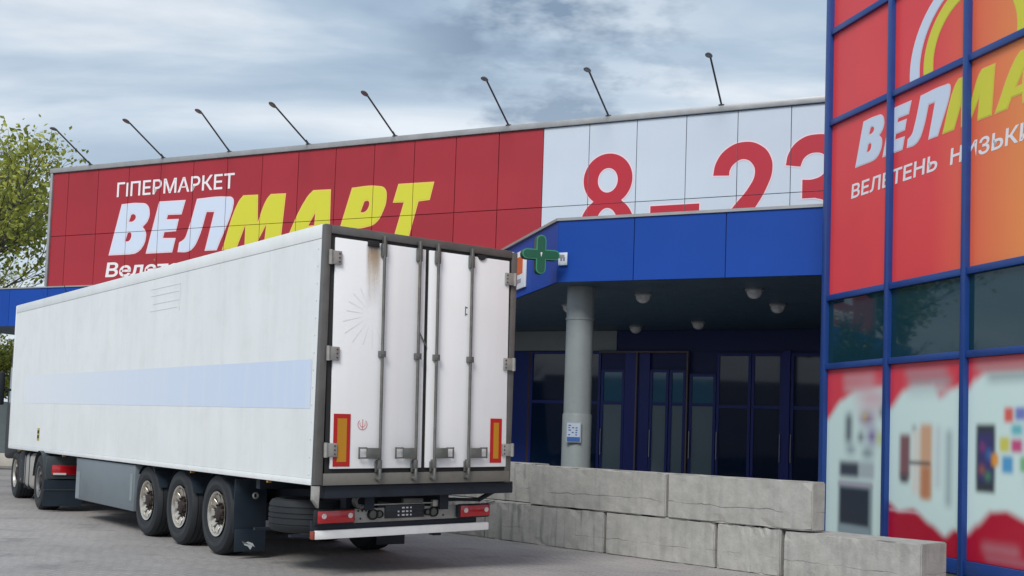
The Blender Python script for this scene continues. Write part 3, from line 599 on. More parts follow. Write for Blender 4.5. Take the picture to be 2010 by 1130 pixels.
# ================================================================== CONCRETE BLOCKS
def concrete(name, stain):
    m = bpy.data.materials.new(name); m.use_nodes = True; n = m.node_tree.nodes; l = m.node_tree.links; p = n['Principled BSDF']; p.inputs['Roughness'].default_value = .88
    tc = n.new('ShaderNodeTexCoord'); oi = n.new('ShaderNodeObjectInfo')
    off = n.new('ShaderNodeVectorMath'); off.operation = 'SCALE'; off.inputs[0].default_value = (13, 7, 0); l.new(oi.outputs['Random'], off.inputs['Scale'])
    ad = n.new('ShaderNodeVectorMath'); l.new(tc.outputs['Object'], ad.inputs[0]); l.new(off.outputs[0], ad.inputs[1]); V = ad.outputs[0]
    def noise(sc, det, ro=.55, vec=None):
        q = n.new('ShaderNodeTexNoise'); q.inputs['Scale'].default_value = sc; q.inputs['Detail'].default_value = det; q.inputs['Roughness'].default_value = ro; l.new(vec or V, q.inputs['Vector']); return q.outputs['Fac']
    c = n.new('ShaderNodeValToRGB'); l.new(noise(4.5, 10, .72), c.inputs[0]); e = c.color_ramp.elements; e[0].position = .2; e[0].color = (.27, .268, .25, 1); e[1].position = .8; e[1].color = (.47, .46, .435, 1)
    # vertical run-off stains
    mp = n.new('ShaderNodeMapping'); mp.inputs['Scale'].default_value = (5, 5, .6); l.new(V, mp.inputs[0])
    r1 = n.new('ShaderNodeMapRange'); l.new(noise(1.5, 4, .5, mp.outputs[0]), r1.inputs[0]); r1.inputs[1].default_value = .5; r1.inputs[2].default_value = .75; r1.inputs[3].default_value = 0; r1.inputs[4].default_value = stain
    m1 = n.new('ShaderNodeMix'); m1.data_type = 'RGBA'; l.new(r1.outputs[0], m1.inputs[0]); l.new(c.outputs[0], m1.inputs[6]); m1.inputs[7].default_value = (.11, .115, .115, 1)
    # lift line: wavy seam at about a third of the height
    sp = n.new('ShaderNodeSeparateXYZ'); l.new(tc.outputs['Object'], sp.inputs[0])
    sn = noise(3, 5); sm = n.new('ShaderNodeMath'); sm.operation = 'MULTIPLY_ADD'; l.new(sn, sm.inputs[0]); sm.inputs[1].default_value = .11; l.new(sp.outputs['Z'], sm.inputs[2])
    sa = n.new('ShaderNodeMath'); sa.operation = 'SUBTRACT'; l.new(sm.outputs[0], sa.inputs[0]); sa.inputs[1].default_value = .285
    sb = n.new('ShaderNodeMath'); sb.operation = 'ABSOLUTE'; l.new(sa.outputs[0], sb.inputs[0])
    sc_ = n.new('ShaderNodeMapRange'); l.new(sb.outputs[0], sc_.inputs[0]); sc_.inputs[1].default_value = .002; sc_.inputs[2].default_value = .010; sc_.inputs[3].default_value = .6; sc_.inputs[4].default_value = 0
    sk = n.new('ShaderNodeMapRange'); l.new(noise(1.3, 3), sk.inputs[0]); sk.inputs[1].default_value = .42; sk.inputs[2].default_value = .58; sk.inputs[3].default_value = .0; sk.inputs[4].default_value = 1
    sj = n.new('ShaderNodeMath'); sj.operation = 'MULTIPLY'; l.new(sc_.outputs[0], sj.inputs[0]); l.new(sk.outputs[0], sj.inputs[1]); sc_ = sj
    m2 = n.new('ShaderNodeMix'); m2.data_type = 'RGBA'; l.new(sc_.outputs[0], m2.inputs[0]); l.new(m1.outputs[2], m2.inputs[6]); m2.inputs[7].default_value = (.07, .07, .07, 1)
    # pits
    vo = n.new('ShaderNodeTexVoronoi'); vo.inputs['Scale'].default_value = 18; l.new(V, vo.inputs['Vector'])
    pr = n.new('ShaderNodeMapRange'); l.new(vo.outputs['Distance'], pr.inputs[0]); pr.inputs[1].default_value = .03; pr.inputs[2].default_value = .09; pr.inputs[3].default_value = .6; pr.inputs[4].default_value = 0
    pg = n.new('ShaderNodeMath'); pg.operation = 'GREATER_THAN'; l.new(noise(3.1, 2), pg.inputs[0]); pg.inputs[1].default_value = .55
    pm = n.new('ShaderNodeMath'); pm.operation = 'MULTIPLY'; l.new(pr.outputs[0], pm.inputs[0]); l.new(pg.outputs[0], pm.inputs[1])
    m3 = n.new('ShaderNodeMix'); m3.data_type = 'RGBA'; l.new(pm.outputs[0], m3.inputs[0]); l.new(m2.outputs[2], m3.inputs[6]); m3.inputs[7].default_value = (.08, .08, .08, 1)
    l.new(m3.outputs[2], p.inputs['Base Color'])
    h = n.new('ShaderNodeMath'); h.operation = 'SUBTRACT'; l.new(noise(25, 8, .7), h.inputs[0]); l.new(sc_.outputs[0], h.inputs[1])
    h2 = n.new('ShaderNodeMath'); h2.operation = 'SUBTRACT'; l.new(h.outputs[0], h2.inputs[0]); l.new(pm.outputs[0], h2.inputs[1])
    b = n.new('ShaderNodeBump'); b.inputs['Strength'].default_value = .5; b.inputs['Distance'].default_value = .012; l.new(h2.outputs[0], b.inputs['Height']); l.new(b.outputs[0], p.inputs['Normal'])
    return m
CONCR = concrete('cast_concrete', .32); CONCS = concrete('stained_concrete', .9)
def block(u0, u1, z0, z1, n0, th, lab, sag=0, seed=0, notch=False):
    rnd = random.Random(seed); L = u1 - u0; H = z1 - z0
    bm = bmesh.new(); bmesh.ops.create_cube(bm, size=1)
    for v in bm.verts: v.co = Vector(((v.co.x + .5) * L, (v.co.y + .5) * th, (v.co.z + .5) * H))
    bmesh.ops.bevel(bm, geom=bm.edges[:], offset=.014, segments=2, affect='EDGES')
    for k in range(1, 18):
        bmesh.ops.bisect_plane(bm, geom=bm.verts[:] + bm.edges[:] + bm.faces[:], plane_co=(L * k / 18 + rnd.uniform(-.02, .02), 0, 0), plane_no=(1, 0, 0))
    for k in range(1, 5):
        bmesh.ops.bisect_plane(bm, geom=bm.verts[:] + bm.edges[:] + bm.faces[:], plane_co=(0, 0, H * k / 5), plane_no=(0, 0, 1))
    for v in bm.verts:
        edge = (min(v.co.z, H - v.co.z) < .03) and (v.co.y < .03)
        a = .006 if edge else .002
        if edge and rnd.random() < .09: v.co.z += (-.02 if v.co.z > H / 2 else .016); v.co.y += .015
        v.co += Vector((rnd.uniform(-a, a) * .5, rnd.uniform(-a, a), rnd.uniform(-a, a) * (0 if v.co.z < .03 else 1)))
        if notch and v.co.x > .9 and v.co.x < 1.25 and v.co.z > H - .04: v.co.z -= .012
    me = bpy.data.meshes.new('concrete_block'); bm.to_mesh(me); bm.free(); me.materials.append(CONCS if seed in (1, 2, 6) else CONCR)
    for p in me.polygons: p.use_smooth = False
    o = bpy.data.objects.new('concrete_block', me); COL.objects.link(o)
    P = K0 + KD * u0 + KN * n0; o.location = (P.x, P.y, z0); o.rotation_euler = (0, 0, ROT_K + R(rnd.uniform(-.15, .15)))
    tag(o, lab, 'concrete block', 'grey concrete blocks stacked in front of the entrance'); return o
block(-2.6, .08, 0, .618, .0, .6, 'lower concrete block mostly hidden behind the trailer bumper', seed=1)
block(.12, 2.775, 0, .618, .0, .6, 'lower concrete block with dark vertical stains, beside the trailer bumper', seed=2)
block(2.825, 4.832, 0, .618, .005, .6, 'long lower concrete block with wavy crack, second clear one from the trailer', seed=3)
block(4.88, 5.90, 0, .616, .0, .6, 'short square-ish lower concrete block, smallest of the bottom row', seed=4)
block(5.95, 7.86, 0, .600, .0, .62, 'lowest step concrete block with bare sunlit top, at the right end by the posters', seed=5)
block(-1.8, 1.03, .620, 1.262, .24, .33, 'upper concrete block set back, partly hidden behind the trailer', seed=6)
block(1.19, 3.965, .622, 1.245, -.01, .32, 'upper concrete block in front of the grey column', seed=7)
block(4.012, 6.375, .622, 1.248, -.012, .30, 'upper concrete block at the right end of the top row', seed=8)

# ================================================================== TRAILER
WT = mat('trailer_white', (.72, .745, .75), .38, var=.04, vscale=.9, streak=.15, dirt=.12, sfreq=2.6, dirtcol=(.35, .33, .3, 1), dscale=2.5)
WD = mat('door_white', (.84, .84, .855), .4, var=.04, vscale=1.5, streak=.07, dirt=.06, dirtcol=(.4, .38, .34, 1), dscale=3)
FRM = mat('frame_grey', (.13, .125, .12), .5, .3, var=.2, vscale=4, dirt=.3, dscale=6)
SILL = mat('sill_grey', (.20, .19, .17), .5, .4, var=.2, vscale=5, dirt=.4, dscale=5)
ROD = mat('rod_grey', (.17, .175, .165), .42, .6, var=.2, vscale=8, dirt=.3, dscale=10)
BLK = mat('black_underbody', (.008, .013, .024), .65, var=.3, vscale=4)
RUB = mat('tyre_rubber', (.013, .016, .020), .75, var=.2, vscale=5, bump=.1, bscale=60)
DUST = mat('tyre_sidewall_dust', (.03, .033, .037), .85, var=.25, vscale=6)
ALU = mat('rim_aluminium', (.62, .58, .52), .3, .85, var=.2, vscale=12, dirt=.3, dscale=14)
HUB = mat('hub_dark', (.03, .02, .018), .6, .3)
PLAS = mat('mudguard_plastic', (.008, .017, .030), .5, var=.2)
BOXG = mat('pallet_box_grey', (.14, .17, .19), .45, var=.08, dirt=.2, dscale=2)
TLR = mat('tail_lamp_red', (.45, .004, .012), .18, coat=.8)
def striped():
    m = bpy.data.materials.new('faded_blue_stripe'); m.use_nodes = True; n = m.node_tree.nodes; l = m.node_tree.links; p = n['Principled BSDF']; p.inputs['Roughness'].default_value = .4
    tc = n.new('ShaderNodeTexCoord'); sp = n.new('ShaderNodeSeparateXYZ'); l.new(tc.outputs['Object'], sp.inputs[0])
    r = n.new('ShaderNodeMapRange'); l.new(sp.outputs['Y'], r.inputs[0]); r.inputs[1].default_value = 2; r.inputs[2].default_value = 12.4
    c = n.new('ShaderNodeMix'); c.data_type = 'RGBA'; l.new(r.outputs[0], c.inputs[0]); c.inputs[6].default_value = (.54, .63, .78, 1); c.inputs[7].default_value = (.69, .725, .77, 1)
    mp = n.new('ShaderNodeMapping'); mp.inputs['Scale'].default_value = (1, 4, .3); l.new(tc.outputs['Object'], mp.inputs[0])
    nz = n.new('ShaderNodeTexNoise'); nz.inputs['Scale'].default_value = 1.5; nz.inputs['Detail'].default_value = 5; l.new(mp.outputs[0], nz.inputs['Vector'])
    mr = n.new('ShaderNodeMapRange'); l.new(nz.outputs['Fac'], mr.inputs[0]); mr.inputs[1].default_value = .5; mr.inputs[2].default_value = .75; mr.inputs[3].default_value = 0; mr.inputs[4].default_value = .5
    c2 = n.new('ShaderNodeMix'); c2.data_type = 'RGBA'; l.new(mr.outputs[0], c2.inputs[0]); l.new(c.outputs[2], c2.inputs[6]); c2.inputs[7].default_value = (.64, .69, .74, 1)
    l.new(c2.outputs[2], p.inputs['Base Color']); return m
G0 = .075
tr = empty('semi_trailer', 'dirty white refrigerated box trailer with faded blue stripe seen from its rear doors', 'trailer', (T0.x, T0.y, G0), ta)
# local x = across (w), y = forward (l), z above ground
def Z(z): return z - G0
MB().box(0.02, 2.58, .07, 13.4, Z(1.13), Z(3.93)).build('box_body', WT, tr, bevel=.012)
MB().box(.0, .019, .06, 13.36, Z(3.80), Z(3.955)).build('top_rail', WT, tr, bevel=.004)
MB().box(-.004, .019, .06, 13.38, Z(1.105), Z(1.175)).build('bottom_rail', WT, tr, bevel=.004)
MB().box(2.581, 2.6, .06, 13.38, Z(1.105), Z(3.95)).build('side_skin', WT, tr)
MB().box(.002, .03, 13.36, 13.44, Z(1.12), Z(3.95)).build('corner_post', WT, tr, bevel=.005)
for i in range(10):   # side sheets, hairline joints
    l0 = .062 + i * 1.33; MB().box(.006, .019, l0 + .0015, min(l0 + 1.3285, 13.355), Z(1.178), Z(3.797)).build('side_sheet', WT, tr)
s_ = MB(); s_.add([(.0035, .17, Z(1.935)), (.0035, .17, Z(2.475)), (.0035, 12.42, Z(2.53)), (.0035, 12.42, Z(2.0))], [(0, 1, 2, 3)]); s_.build('stripe', striped(), tr)
m = MB()
for i in range(14): m.cyl((.003, .13, Z(1.22 + i * .19)), (-.0035, .13, Z(1.22 + i * .19)), .007, n=6)
for i in range(60): m.cyl((-.004, .2 + i * .215, Z(1.14)), (-.008, .2 + i * .215, Z(1.14)), .008, n=6)
tag(m.build('rivets', WT, tr), kind='stuff')
GH = mat('ghost_print', (.66, .69, .705), .45)
m = MB()
for a_, b_, z0, z1 in [(4.30, 4.31, 3.28, 3.66), (4.3, 5.5, 3.65, 3.657), (4.35, 5.5, 3.55, 3.557), (4.3, 5.4, 3.43, 3.437), (4.4, 5.5, 3.33, 3.337)]:
    m.box(.002, .0045, a_, b_, Z(z0), Z(z1))
m.build('faded_print', GH, tr)
lb = MB().box(.0, .0055, 11.16, 11.30, Z(1.31), Z(1.54)).build('side_label', mat('label_yellow', (.42, .34, .05), .5), tr)
m = MB(); m.box(-.002, -.0001, 11.17, 11.29, Z(1.35), Z(1.41)); m.box(-.002, -.0001, 11.17, 11.29, Z(1.44), Z(1.50)); m.build('print', BLK, lb)
def WP(x, y, z):   # rear fittings sit a touch out of true
    k = (Z(3.9) - z) / 2.7; return (x + .05 * k * (0.35 if x < .02 else 1), y, z + .022 * x * k)
def rb(name, mt, boxes, parent=tr, bevel=.006, lab=None):
    m = MB()
    for b in boxes: m.box(b[0], b[1], b[2], b[3], Z(b[4]), Z(b[5]))
    o = m.build(name, mt, parent, bevel=bevel, warp=WP)
    if lab: plabel(o, lab)
    return o
# rear frame
m = MB(); m.prism([(0, Z(1.11)), (.095, Z(1.11)), (.075, Z(3.95)), (0, Z(3.95))], -.02, .06, 'y'); m.build('rear_post', FRM, tr, bevel=.006)
m = MB(); m.prism([(2.515, Z(1.15)), (2.60, Z(1.15)), (2.60, Z(3.93)), (2.52, Z(3.93))], -.02, .06, 'y'); m.build('rear_post', FRM, tr, bevel=.006)
rb('top_frame', FRM, [(.076, 2.519, -.021, .06, 3.855, 3.947)])
rb('rear_sill', SILL, [(.05, 2.53, -.03, .06, 1.105, 1.235)])
rb('door_seal', GASKET, [(.072, 2.518, .0, .055, 1.236, 3.854)], bevel=0)
HNG = mat('hinge_steel', (.36, .35, .33), .45, .5, var=.15, vscale=12)
BOLT = mat('bolt_dark', (.08, .08, .085), .5, .5)
PLR = mat('marker_red', (.42, .006, .006), .35); PLO = mat('marker_orange', (.46, .20, .006), .35)
def door(x0, x1, side):
    d = rb('door', WD, [(x0, x1, -.028, .0 - .002, 1.285, 3.815)], bevel=.008, lab=('left' if side < 0 else 'right') + ' white rear door')
    hx = x0 if side < 0 else x1
    for z in (3.59, 2.54, 1.49):
        a_, b_ = (hx - .085, hx + .07) if side < 0 else (hx - .07, hx + .10)
        h = rb('hinge', HNG, [(a_, b_, -.055, -.029, z - .075, z + .075)], d)
        cyl_ = MB(); kx = a_ + .02 if side < 0 else b_ - .03
        cyl_.cyl((kx, -.05, Z(z - .08)), (kx, -.05, Z(z + .08)), .022, n=10); cyl_.build('hinge_pin', HNG, h, warp=WP)
        m = MB(); bx_ = b_ - .03 if side < 0 else a_ + .025
        for dz in (-.045, 0, .045): m.cyl((bx_, -.06, Z(z + dz)), (bx_, -.054, Z(z + dz)), .010, n=8)
        tag(m.build('bolts', BOLT, h, warp=WP), kind='stuff')
    return d
dl = door(.125, 1.287, -1); dr = door(1.335, 2.475, 1)
def rod(x, d, hs):
    r = MB(); r.cyl((x, -.07, Z(1.20)), (x, -.07, Z(3.88)), .018, n=12); r = r.build('lock_rod', ROD, d, warp=WP)
    m = MB(); m.box(x - .035, x + .03, -.085, -.029, Z(3.66), Z(3.81)); m.box(x - .012, x + .03, -.075, -.022, Z(3.80), Z(3.90)); m.build('top_keeper', ROD, r, bevel=.01, warp=WP)
    m = MB(); m.box(x - .034, x + .034, -.095, -.029, Z(2.53), Z(2.60)); m.cyl((x, -.098, Z(2.565)), (x, -.09, Z(2.565)), .014, n=8); m.build('guide', ROD, r, bevel=.01, warp=WP)
    m = MB(); m.box(x - .028, x + .02, -.09, -.031, Z(1.27), Z(1.38)); m.box(x - .045, x - .0, -.05, -.031, Z(1.24), Z(1.36)); m.cyl((x, -.08, Z(1.16)), (x, -.08, Z(1.28)), .024, .018, n=10); m.cyl((x - .01, -.1, Z(1.17)), (x - .01, -.03, Z(1.17)), .028, n=12); m.build('bottom_keeper', ROD, r, bevel=.005, warp=WP)
    # handle: plate on the rod and hoop
    m = MB(); e0, e1 = (x, x + hs * .17); a_, b_ = min(e0, e1), max(e0, e1); m.box(a_, b_, -.10, -.06, Z(1.395), Z(1.515))
    q0, q1 = (x + hs * .16, x + hs * .27); a_, b_ = min(q0, q1), max(q0, q1)
    m.box(a_, b_, -.075, -.06, Z(1.505), Z(1.522)); m.box(a_, b_, -.075, -.06, Z(1.395), Z(1.412)); tip = x + hs * .27; m.box(min(tip, tip - hs * .02), max(tip, tip - hs * .02), -.0752, -.06, Z(1.39), Z(1.525))
    m.build('handle', ROD, r, bevel=.006, warp=WP)
rod(.718, dl, -1); rod(1.183, dl, -1); rod(1.432, dr, 1); rod(1.903, dr, 1)
m = MB(); m.cyl((1.19, -.06, Z(2.86)), (1.30, -.04, Z(2.70)), .009, n=6); m.build('door_hook', ROD, dl, warp=WP)
for x0, x1, d in ((.155, .36, dl), (2.235, 2.40, dr)):
    z0, z1 = (1.31, 1.885) if d is dl else (1.335, 1.87)
    q = rb('marker_plate', PLR, [(x0, x1, -.034, -.029, z0, z1)], d, bevel=0, lab='red bordered orange reflective plate')
    rb('reflector', PLO, [(x0 + .045, x1 - .045, -.0375, -.0345, z0 + .05, z1 - .05)], q, bevel=0)
# rust stain, drip blocks, faint fan mark, little red emblem
RST = bpy.data.materials.new('rust_run'); RST.use_nodes = True
def rust(mt):
    n = mt.node_tree.nodes; l = mt.node_tree.links; p = n['Principled BSDF']; p.inputs['Roughness'].default_value = .6
    tc = n.new('ShaderNodeTexCoord'); sp = n.new('ShaderNodeSeparateXYZ'); l.new(tc.outputs['UV'], sp.inputs[0])
    mp = n.new('ShaderNodeMapping'); mp.inputs['Scale'].default_value = (3.0, .5, 1); l.new(tc.outputs['UV'], mp.inputs[0])
    nz = n.new('ShaderNodeTexNoise'); nz.inputs['Scale'].default_value = 2; nz.inputs['Detail'].default_value = 4; l.new(mp.outputs[0], nz.inputs['Vector'])
    c = n.new('ShaderNodeValToRGB'); l.new(sp.outputs['Y'], c.inputs[0]); e = c.color_ramp.elements; e[0].position = 0; e[0].color = (.72, .72, .73, 1); e[1].position = 1; e[1].color = (.04, .03, .025, 1)
    a = e.new(.86); a.color = (.38, .24, .13, 1); b = e.new(.55); b.color = (.62, .52, .40, 1)
    s1 = n.new('ShaderNodeMath'); s1.operation = 'SUBTRACT'; l.new(sp.outputs['X'], s1.inputs[0]); s1.inputs[1].default_value = .5
    s2 = n.new('ShaderNodeMath'); s2.operation = 'ABSOLUTE'; l.new(s1.outputs[0], s2.inputs[0])
    s3 = n.new('ShaderNodeMapRange'); l.new(s2.outputs[0], s3.inputs[0]); s3.inputs[1].default_value = .25; s3.inputs[2].default_value = .5; s3.inputs[3].default_value = 1; s3.inputs[4].default_value = 0
    s4 = n.new('ShaderNodeMath'); s4.operation = 'MULTIPLY'; l.new(s3.outputs[0], s4.inputs[0])
    r5 = n.new('ShaderNodeMapRange'); l.new(nz.outputs['Fac'], r5.inputs[0]); r5.inputs[1].default_value = .3; r5.inputs[2].default_value = .6; r5.inputs[3].default_value = .5; r5.inputs[4].default_value = 1; l.new(r5.outputs[0], s4.inputs[1])
    l.new(c.outputs[0], p.inputs['Base Color'])
    fa_ = n.new('ShaderNodeMapRange'); l.new(sp.outputs['Y'], fa_.inputs[0]); fa_.inputs[1].default_value = 0; fa_.inputs[2].default_value = .8; fa_.inputs[3].default_value = 0; fa_.inputs[4].default_value = .8
    al = n.new('ShaderNodeMath'); al.operation = 'MULTIPLY'; l.new(s4.outputs[0], al.inputs[0]); l.new(fa_.outputs[0], al.inputs[1]); l.new(al.outputs[0], p.inputs['Alpha'])
rust(RST)
me = bpy.data.meshes.new('rust_run'); me.from_pydata([WP(.50, -.0295, Z(3.05)), WP(.70, -.0295, Z(3.05)), WP(.70, -.0295, Z(3.78)), WP(.50, -.0295, Z(3.78))], [], [(0, 1, 2, 3)])
uv = me.uv_layers.new(name='UVMap'); [setattr(uv.data[i], 'uv', c) for i, c in enumerate([(0, 0), (1, 0), (1, 1), (0, 1)])]
me.materials.append(RST); o = bpy.data.objects.new('rust_run', me); COL.objects.link(o); o.parent = dl
rb('drip_block', GASKET, [(.52, .665, -.045, -.0, 3.765, 3.83)], lab='black rubber block above the rust run')
m = MB(); m.prism([(1.99, 3.84 - G0), (2.02, 3.79 - G0), (2.06, 3.775 - G0), (2.10, 3.79 - G0), (2.13, 3.84 - G0)], -.045, -.0, 'y'); m.build('drip_block', GASKET, tr, warp=WP)
EMB = mat('emblem_red', (.62, .26, .27), .5)
def ring_pts(cx, cz, ro, ri, a0, a1, n=16): return ell(cx, cz, ro, ro, a0, a1, n) + ell(cx, cz, ri, ri, a1, a0, n)
em = [curve_geo([ring_pts(.55, Z(1.78), .062, .052, -230, 50)]), curve_geo([ring_pts(.55, Z(1.785), .036, .028, -210, 30)])]
o = flat('emblem', [(em[0][0], em[0][1], -.031, EMB), (em[1][0], em[1][1], -.031, EMB), ([(.546, Z(1.73)), (.556, Z(1.73)), (.556, Z(1.84)), (.546, Z(1.84))], [(0, 1, 2, 3)], -.031, EMB)], dl); plabel(o, 'small faded red round emblem')
FAN = mat('fan_mark', (.80, .80, .815), .45)
m = MB()
for i in range(11):
    a_ = R(100 + i * 19); c0 = (.60, Z(3.0)); r0, r1 = .1, random.uniform(.30, .42); t = .006
    d_ = (math.cos(a_), math.sin(a_)); q_ = (-d_[1] * t, d_[0] * t)
    m.add([(c0[0] + d_[0] * r0, -.0298, c0[1] + d_[1] * r0), (c0[0] + d_[0] * r1 + q_[0], -.0298, c0[1] + d_[1] * r1 + q_[1]), (c0[0] + d_[0] * r1 - q_[0], -.0298, c0[1] + d_[1] * r1 - q_[1])], [(0, 1, 2)])
m.build('fan_mark', FAN, dl, warp=WP)
rb('plate_mark', BOLT, [(1.855, 1.87, -.032, -.029, 3.10, 3.115), (1.855, 1.87, -.032, -.029, 3.18, 3.195), (1.84, 1.848, -.032, -.029, 3.09, 3.2)], dr, bevel=0)
# underbody
rb('rear_beam', BLK, [(.10, 2.62, .02, .25, .96, 1.10)], bevel=.01)
m = MB(); m.prism([(0, Z(1.10)), (0, Z(.95)), (.07, Z(.86)), (.075, Z(1.10))], -.01, .06, 'y'); m.build('corner_bracket', GALV, tr, bevel=.004)
for x in (.75, 1.75): MB().box(x, x + .12, .2, 12.4, Z(.82), Z(1.10)).build('chassis_rail', BLK, tr)
for y in (1.6, 5.2, 7, 9, 11): MB().box(.1, 2.5, y, y + .1, Z(.98), Z(1.10)).build('cross_member', BLK, tr)
rb('light_bar', mat('light_bar_steel', (.36, .35, .33), .45, .4, var=.15, vscale=8, dirt=.35, dscale=9), [(.12, 2.43, .29, .31, .655, .815)], bevel=.004)
lbp = [o for o in tr.children if o.name.startswith('light_bar')][0]
m = MB()
for x, z in [(.66, .79), (.71, .79), (.76, .79), (.69, .70), (1.72, .79), (1.77, .79), (1.80, .70), (1.835, .79), (.61, .70)]:
    m.cyl((x, .288, Z(z)), (x, .2895, Z(z)), .013, n=10)
m.build('bolt_holes', GASKET, lbp, warp=WP)
for x0, x1 in ((.09, .60), (1.97, 2.45)):
    h = rb('tail_lamp', GASKET, [(x0, x1, .235, .289, .655, .825)], bevel=.03)
    rb('lamp_lens', TLR, [(x0 + .035, x1 - .02, .222, .236, .672, .808)], h, bevel=.012)
    for xx in (x0 + .11, x1 - .075):
        m = MB(); m.lathe([(.0, .028), (-.006, .03), (-.010, .022), (-.006, .012), (-.006, .001)], (xx, .222, Z(.75)), 'y', 20); m.build('reflector_ring', mat('lamp_clear', (.7, .62, .6), .25, coat=.5), h, warp=WP)
for x, r_ in ((.84, .066), (.925, .047), (1.57, .042), (1.655, .062)):
    m = MB(); m.lathe([(.0, r_), (-.035, r_ * .95), (-.04, r_ * .8), (-.02, r_ * .72), (-.02, .001)], (x, .288, Z(.745)), 'y', 20); m.mi = 1; m.lathe([(-.0205, r_ * .7), (-.022, .001)], (x, .288, Z(.745)), 'y', 20)
    m.build('socket', [GASKET, mat('socket_face', (.12, .12, .11), .6)], tr, warp=WP)
pl = rb('number_plate', mat('plate_holder', (.015, .018, .025), .4), [(1.0, 1.53, .27, .288, .69, .845)], bevel=.005)
m = MB()
for r_ in range(3):
    for c, w_ in ((0, .02), (1, .035), (2, .03), (3, .02)):
        if (r_, c) in ((0, 0),): continue
        x = 1.165 + c * .055; z = .715 + (2 - r_) * .042; m.box(x, x + w_, .266, .2695, Z(z), Z(z + .018))
m.build('plate_dots', VWHITE, pl, warp=WP)
m = MB()
for r_ in range(4): m.box(1.02, 1.51, .267, .2695, Z(.70 + r_ * .042), Z(.703 + r_ * .042))
m.build('plate_ribs', mat('plate_rib', (.05, .055, .07), .5), pl, warp=WP)
rb('light_bar_flange', GALV, [(.6, 1.96, .262, .288, .848, .862)], bevel=.002)
rb('lamp_bracket', BLK, [(.1, 2.3, .32, .36, .58, .70)], bevel=.004)
ur = rb('underrun_bar', mat('bar_white', (.78, .78, .78), .4, var=.06, vscale=3, dirt=.15, dscale=4), [(.125, 2.46, .28, .36, .49, .588)], bevel=.012)
rb('bar_end', mat('bar_end_red', (.28, .05, .03), .5, var=.2), [(.10, .1245, .285, .365, .492, .586)], ur)
for x in (.6, 1.8): MB().box(x, x + .09, .37, .5, Z(.50), Z(1.0)).build('bar_support', BLK, tr)
m = MB(); m.cyl((2.44, .32, Z(.84)), (2.56, .22, Z(.90)), .018, n=8); m.build('lamp_cable', GALV, tr)
m = MB(); m.cyl((2.3, .2, Z(.93)), (2.6, .3, Z(1.03)), .03, n=8); m.cyl((1.9, .3, Z(.93)), (2.3, .2, Z(.93)), .02, n=8); m.build('brace', BLK, tr)
t_ = MB().lathe([(-.0, .05), (-.01, .075), (.0, .085), (.08, .085), (.08, .05), (0, .05)], (.72, .22, Z(.92)), 'y', 20).build('towing_eye', FRM, tr)
MB().box(1.28, 1.55, .24, .3, Z(.89), Z(.95)).build('valve_box', FRM, tr, bevel=.01)
MB().box(1.68, 1.86, .24, .3, Z(.85), Z(.93)).build('valve_box', GALV, tr, bevel=.01)
# spare tyre lying flat in its cradle
TY = [(-.17, .30), (-.185, .34), (-.19, .40), (-.175, .455), (-.145, .478), (-.11, .488), (-.105, .478), (-.095, .478), (-.09, .489), (-.04, .491), (-.035, .480), (-.022, .480), (-.017, .491), (.017, .491), (.022, .480), (.035, .480), (.04, .491), (.09, .489), (.095, .478), (.105, .478), (.11, .488), (.145, .478), (.175, .455), (.19, .40), (.185, .34), (.17, .30), (.15, .27), (-.15, .27), (-.17, .30)]
sp_ = MB().lathe(TY, (0, 0, 0), 'z', 56).build('spare_tyre', RUB, tr, loc=(.52, 1.06, Z(.71)))
MB().lathe([(-.02, .27), (-.02, .1), (.02, .1), (.02, .27)], (0, 0, 0), 'z', 32).build('rim', GALV, sp_)
MB().box(.02, 1.3, .55, .6, Z(.50), Z(.53)).build('tyre_cradle', BLK, tr)
MB().box(.02, 1.3, 1.5, 1.55, Z(.50), Z(.53)).build('tyre_cradle', BLK, tr)
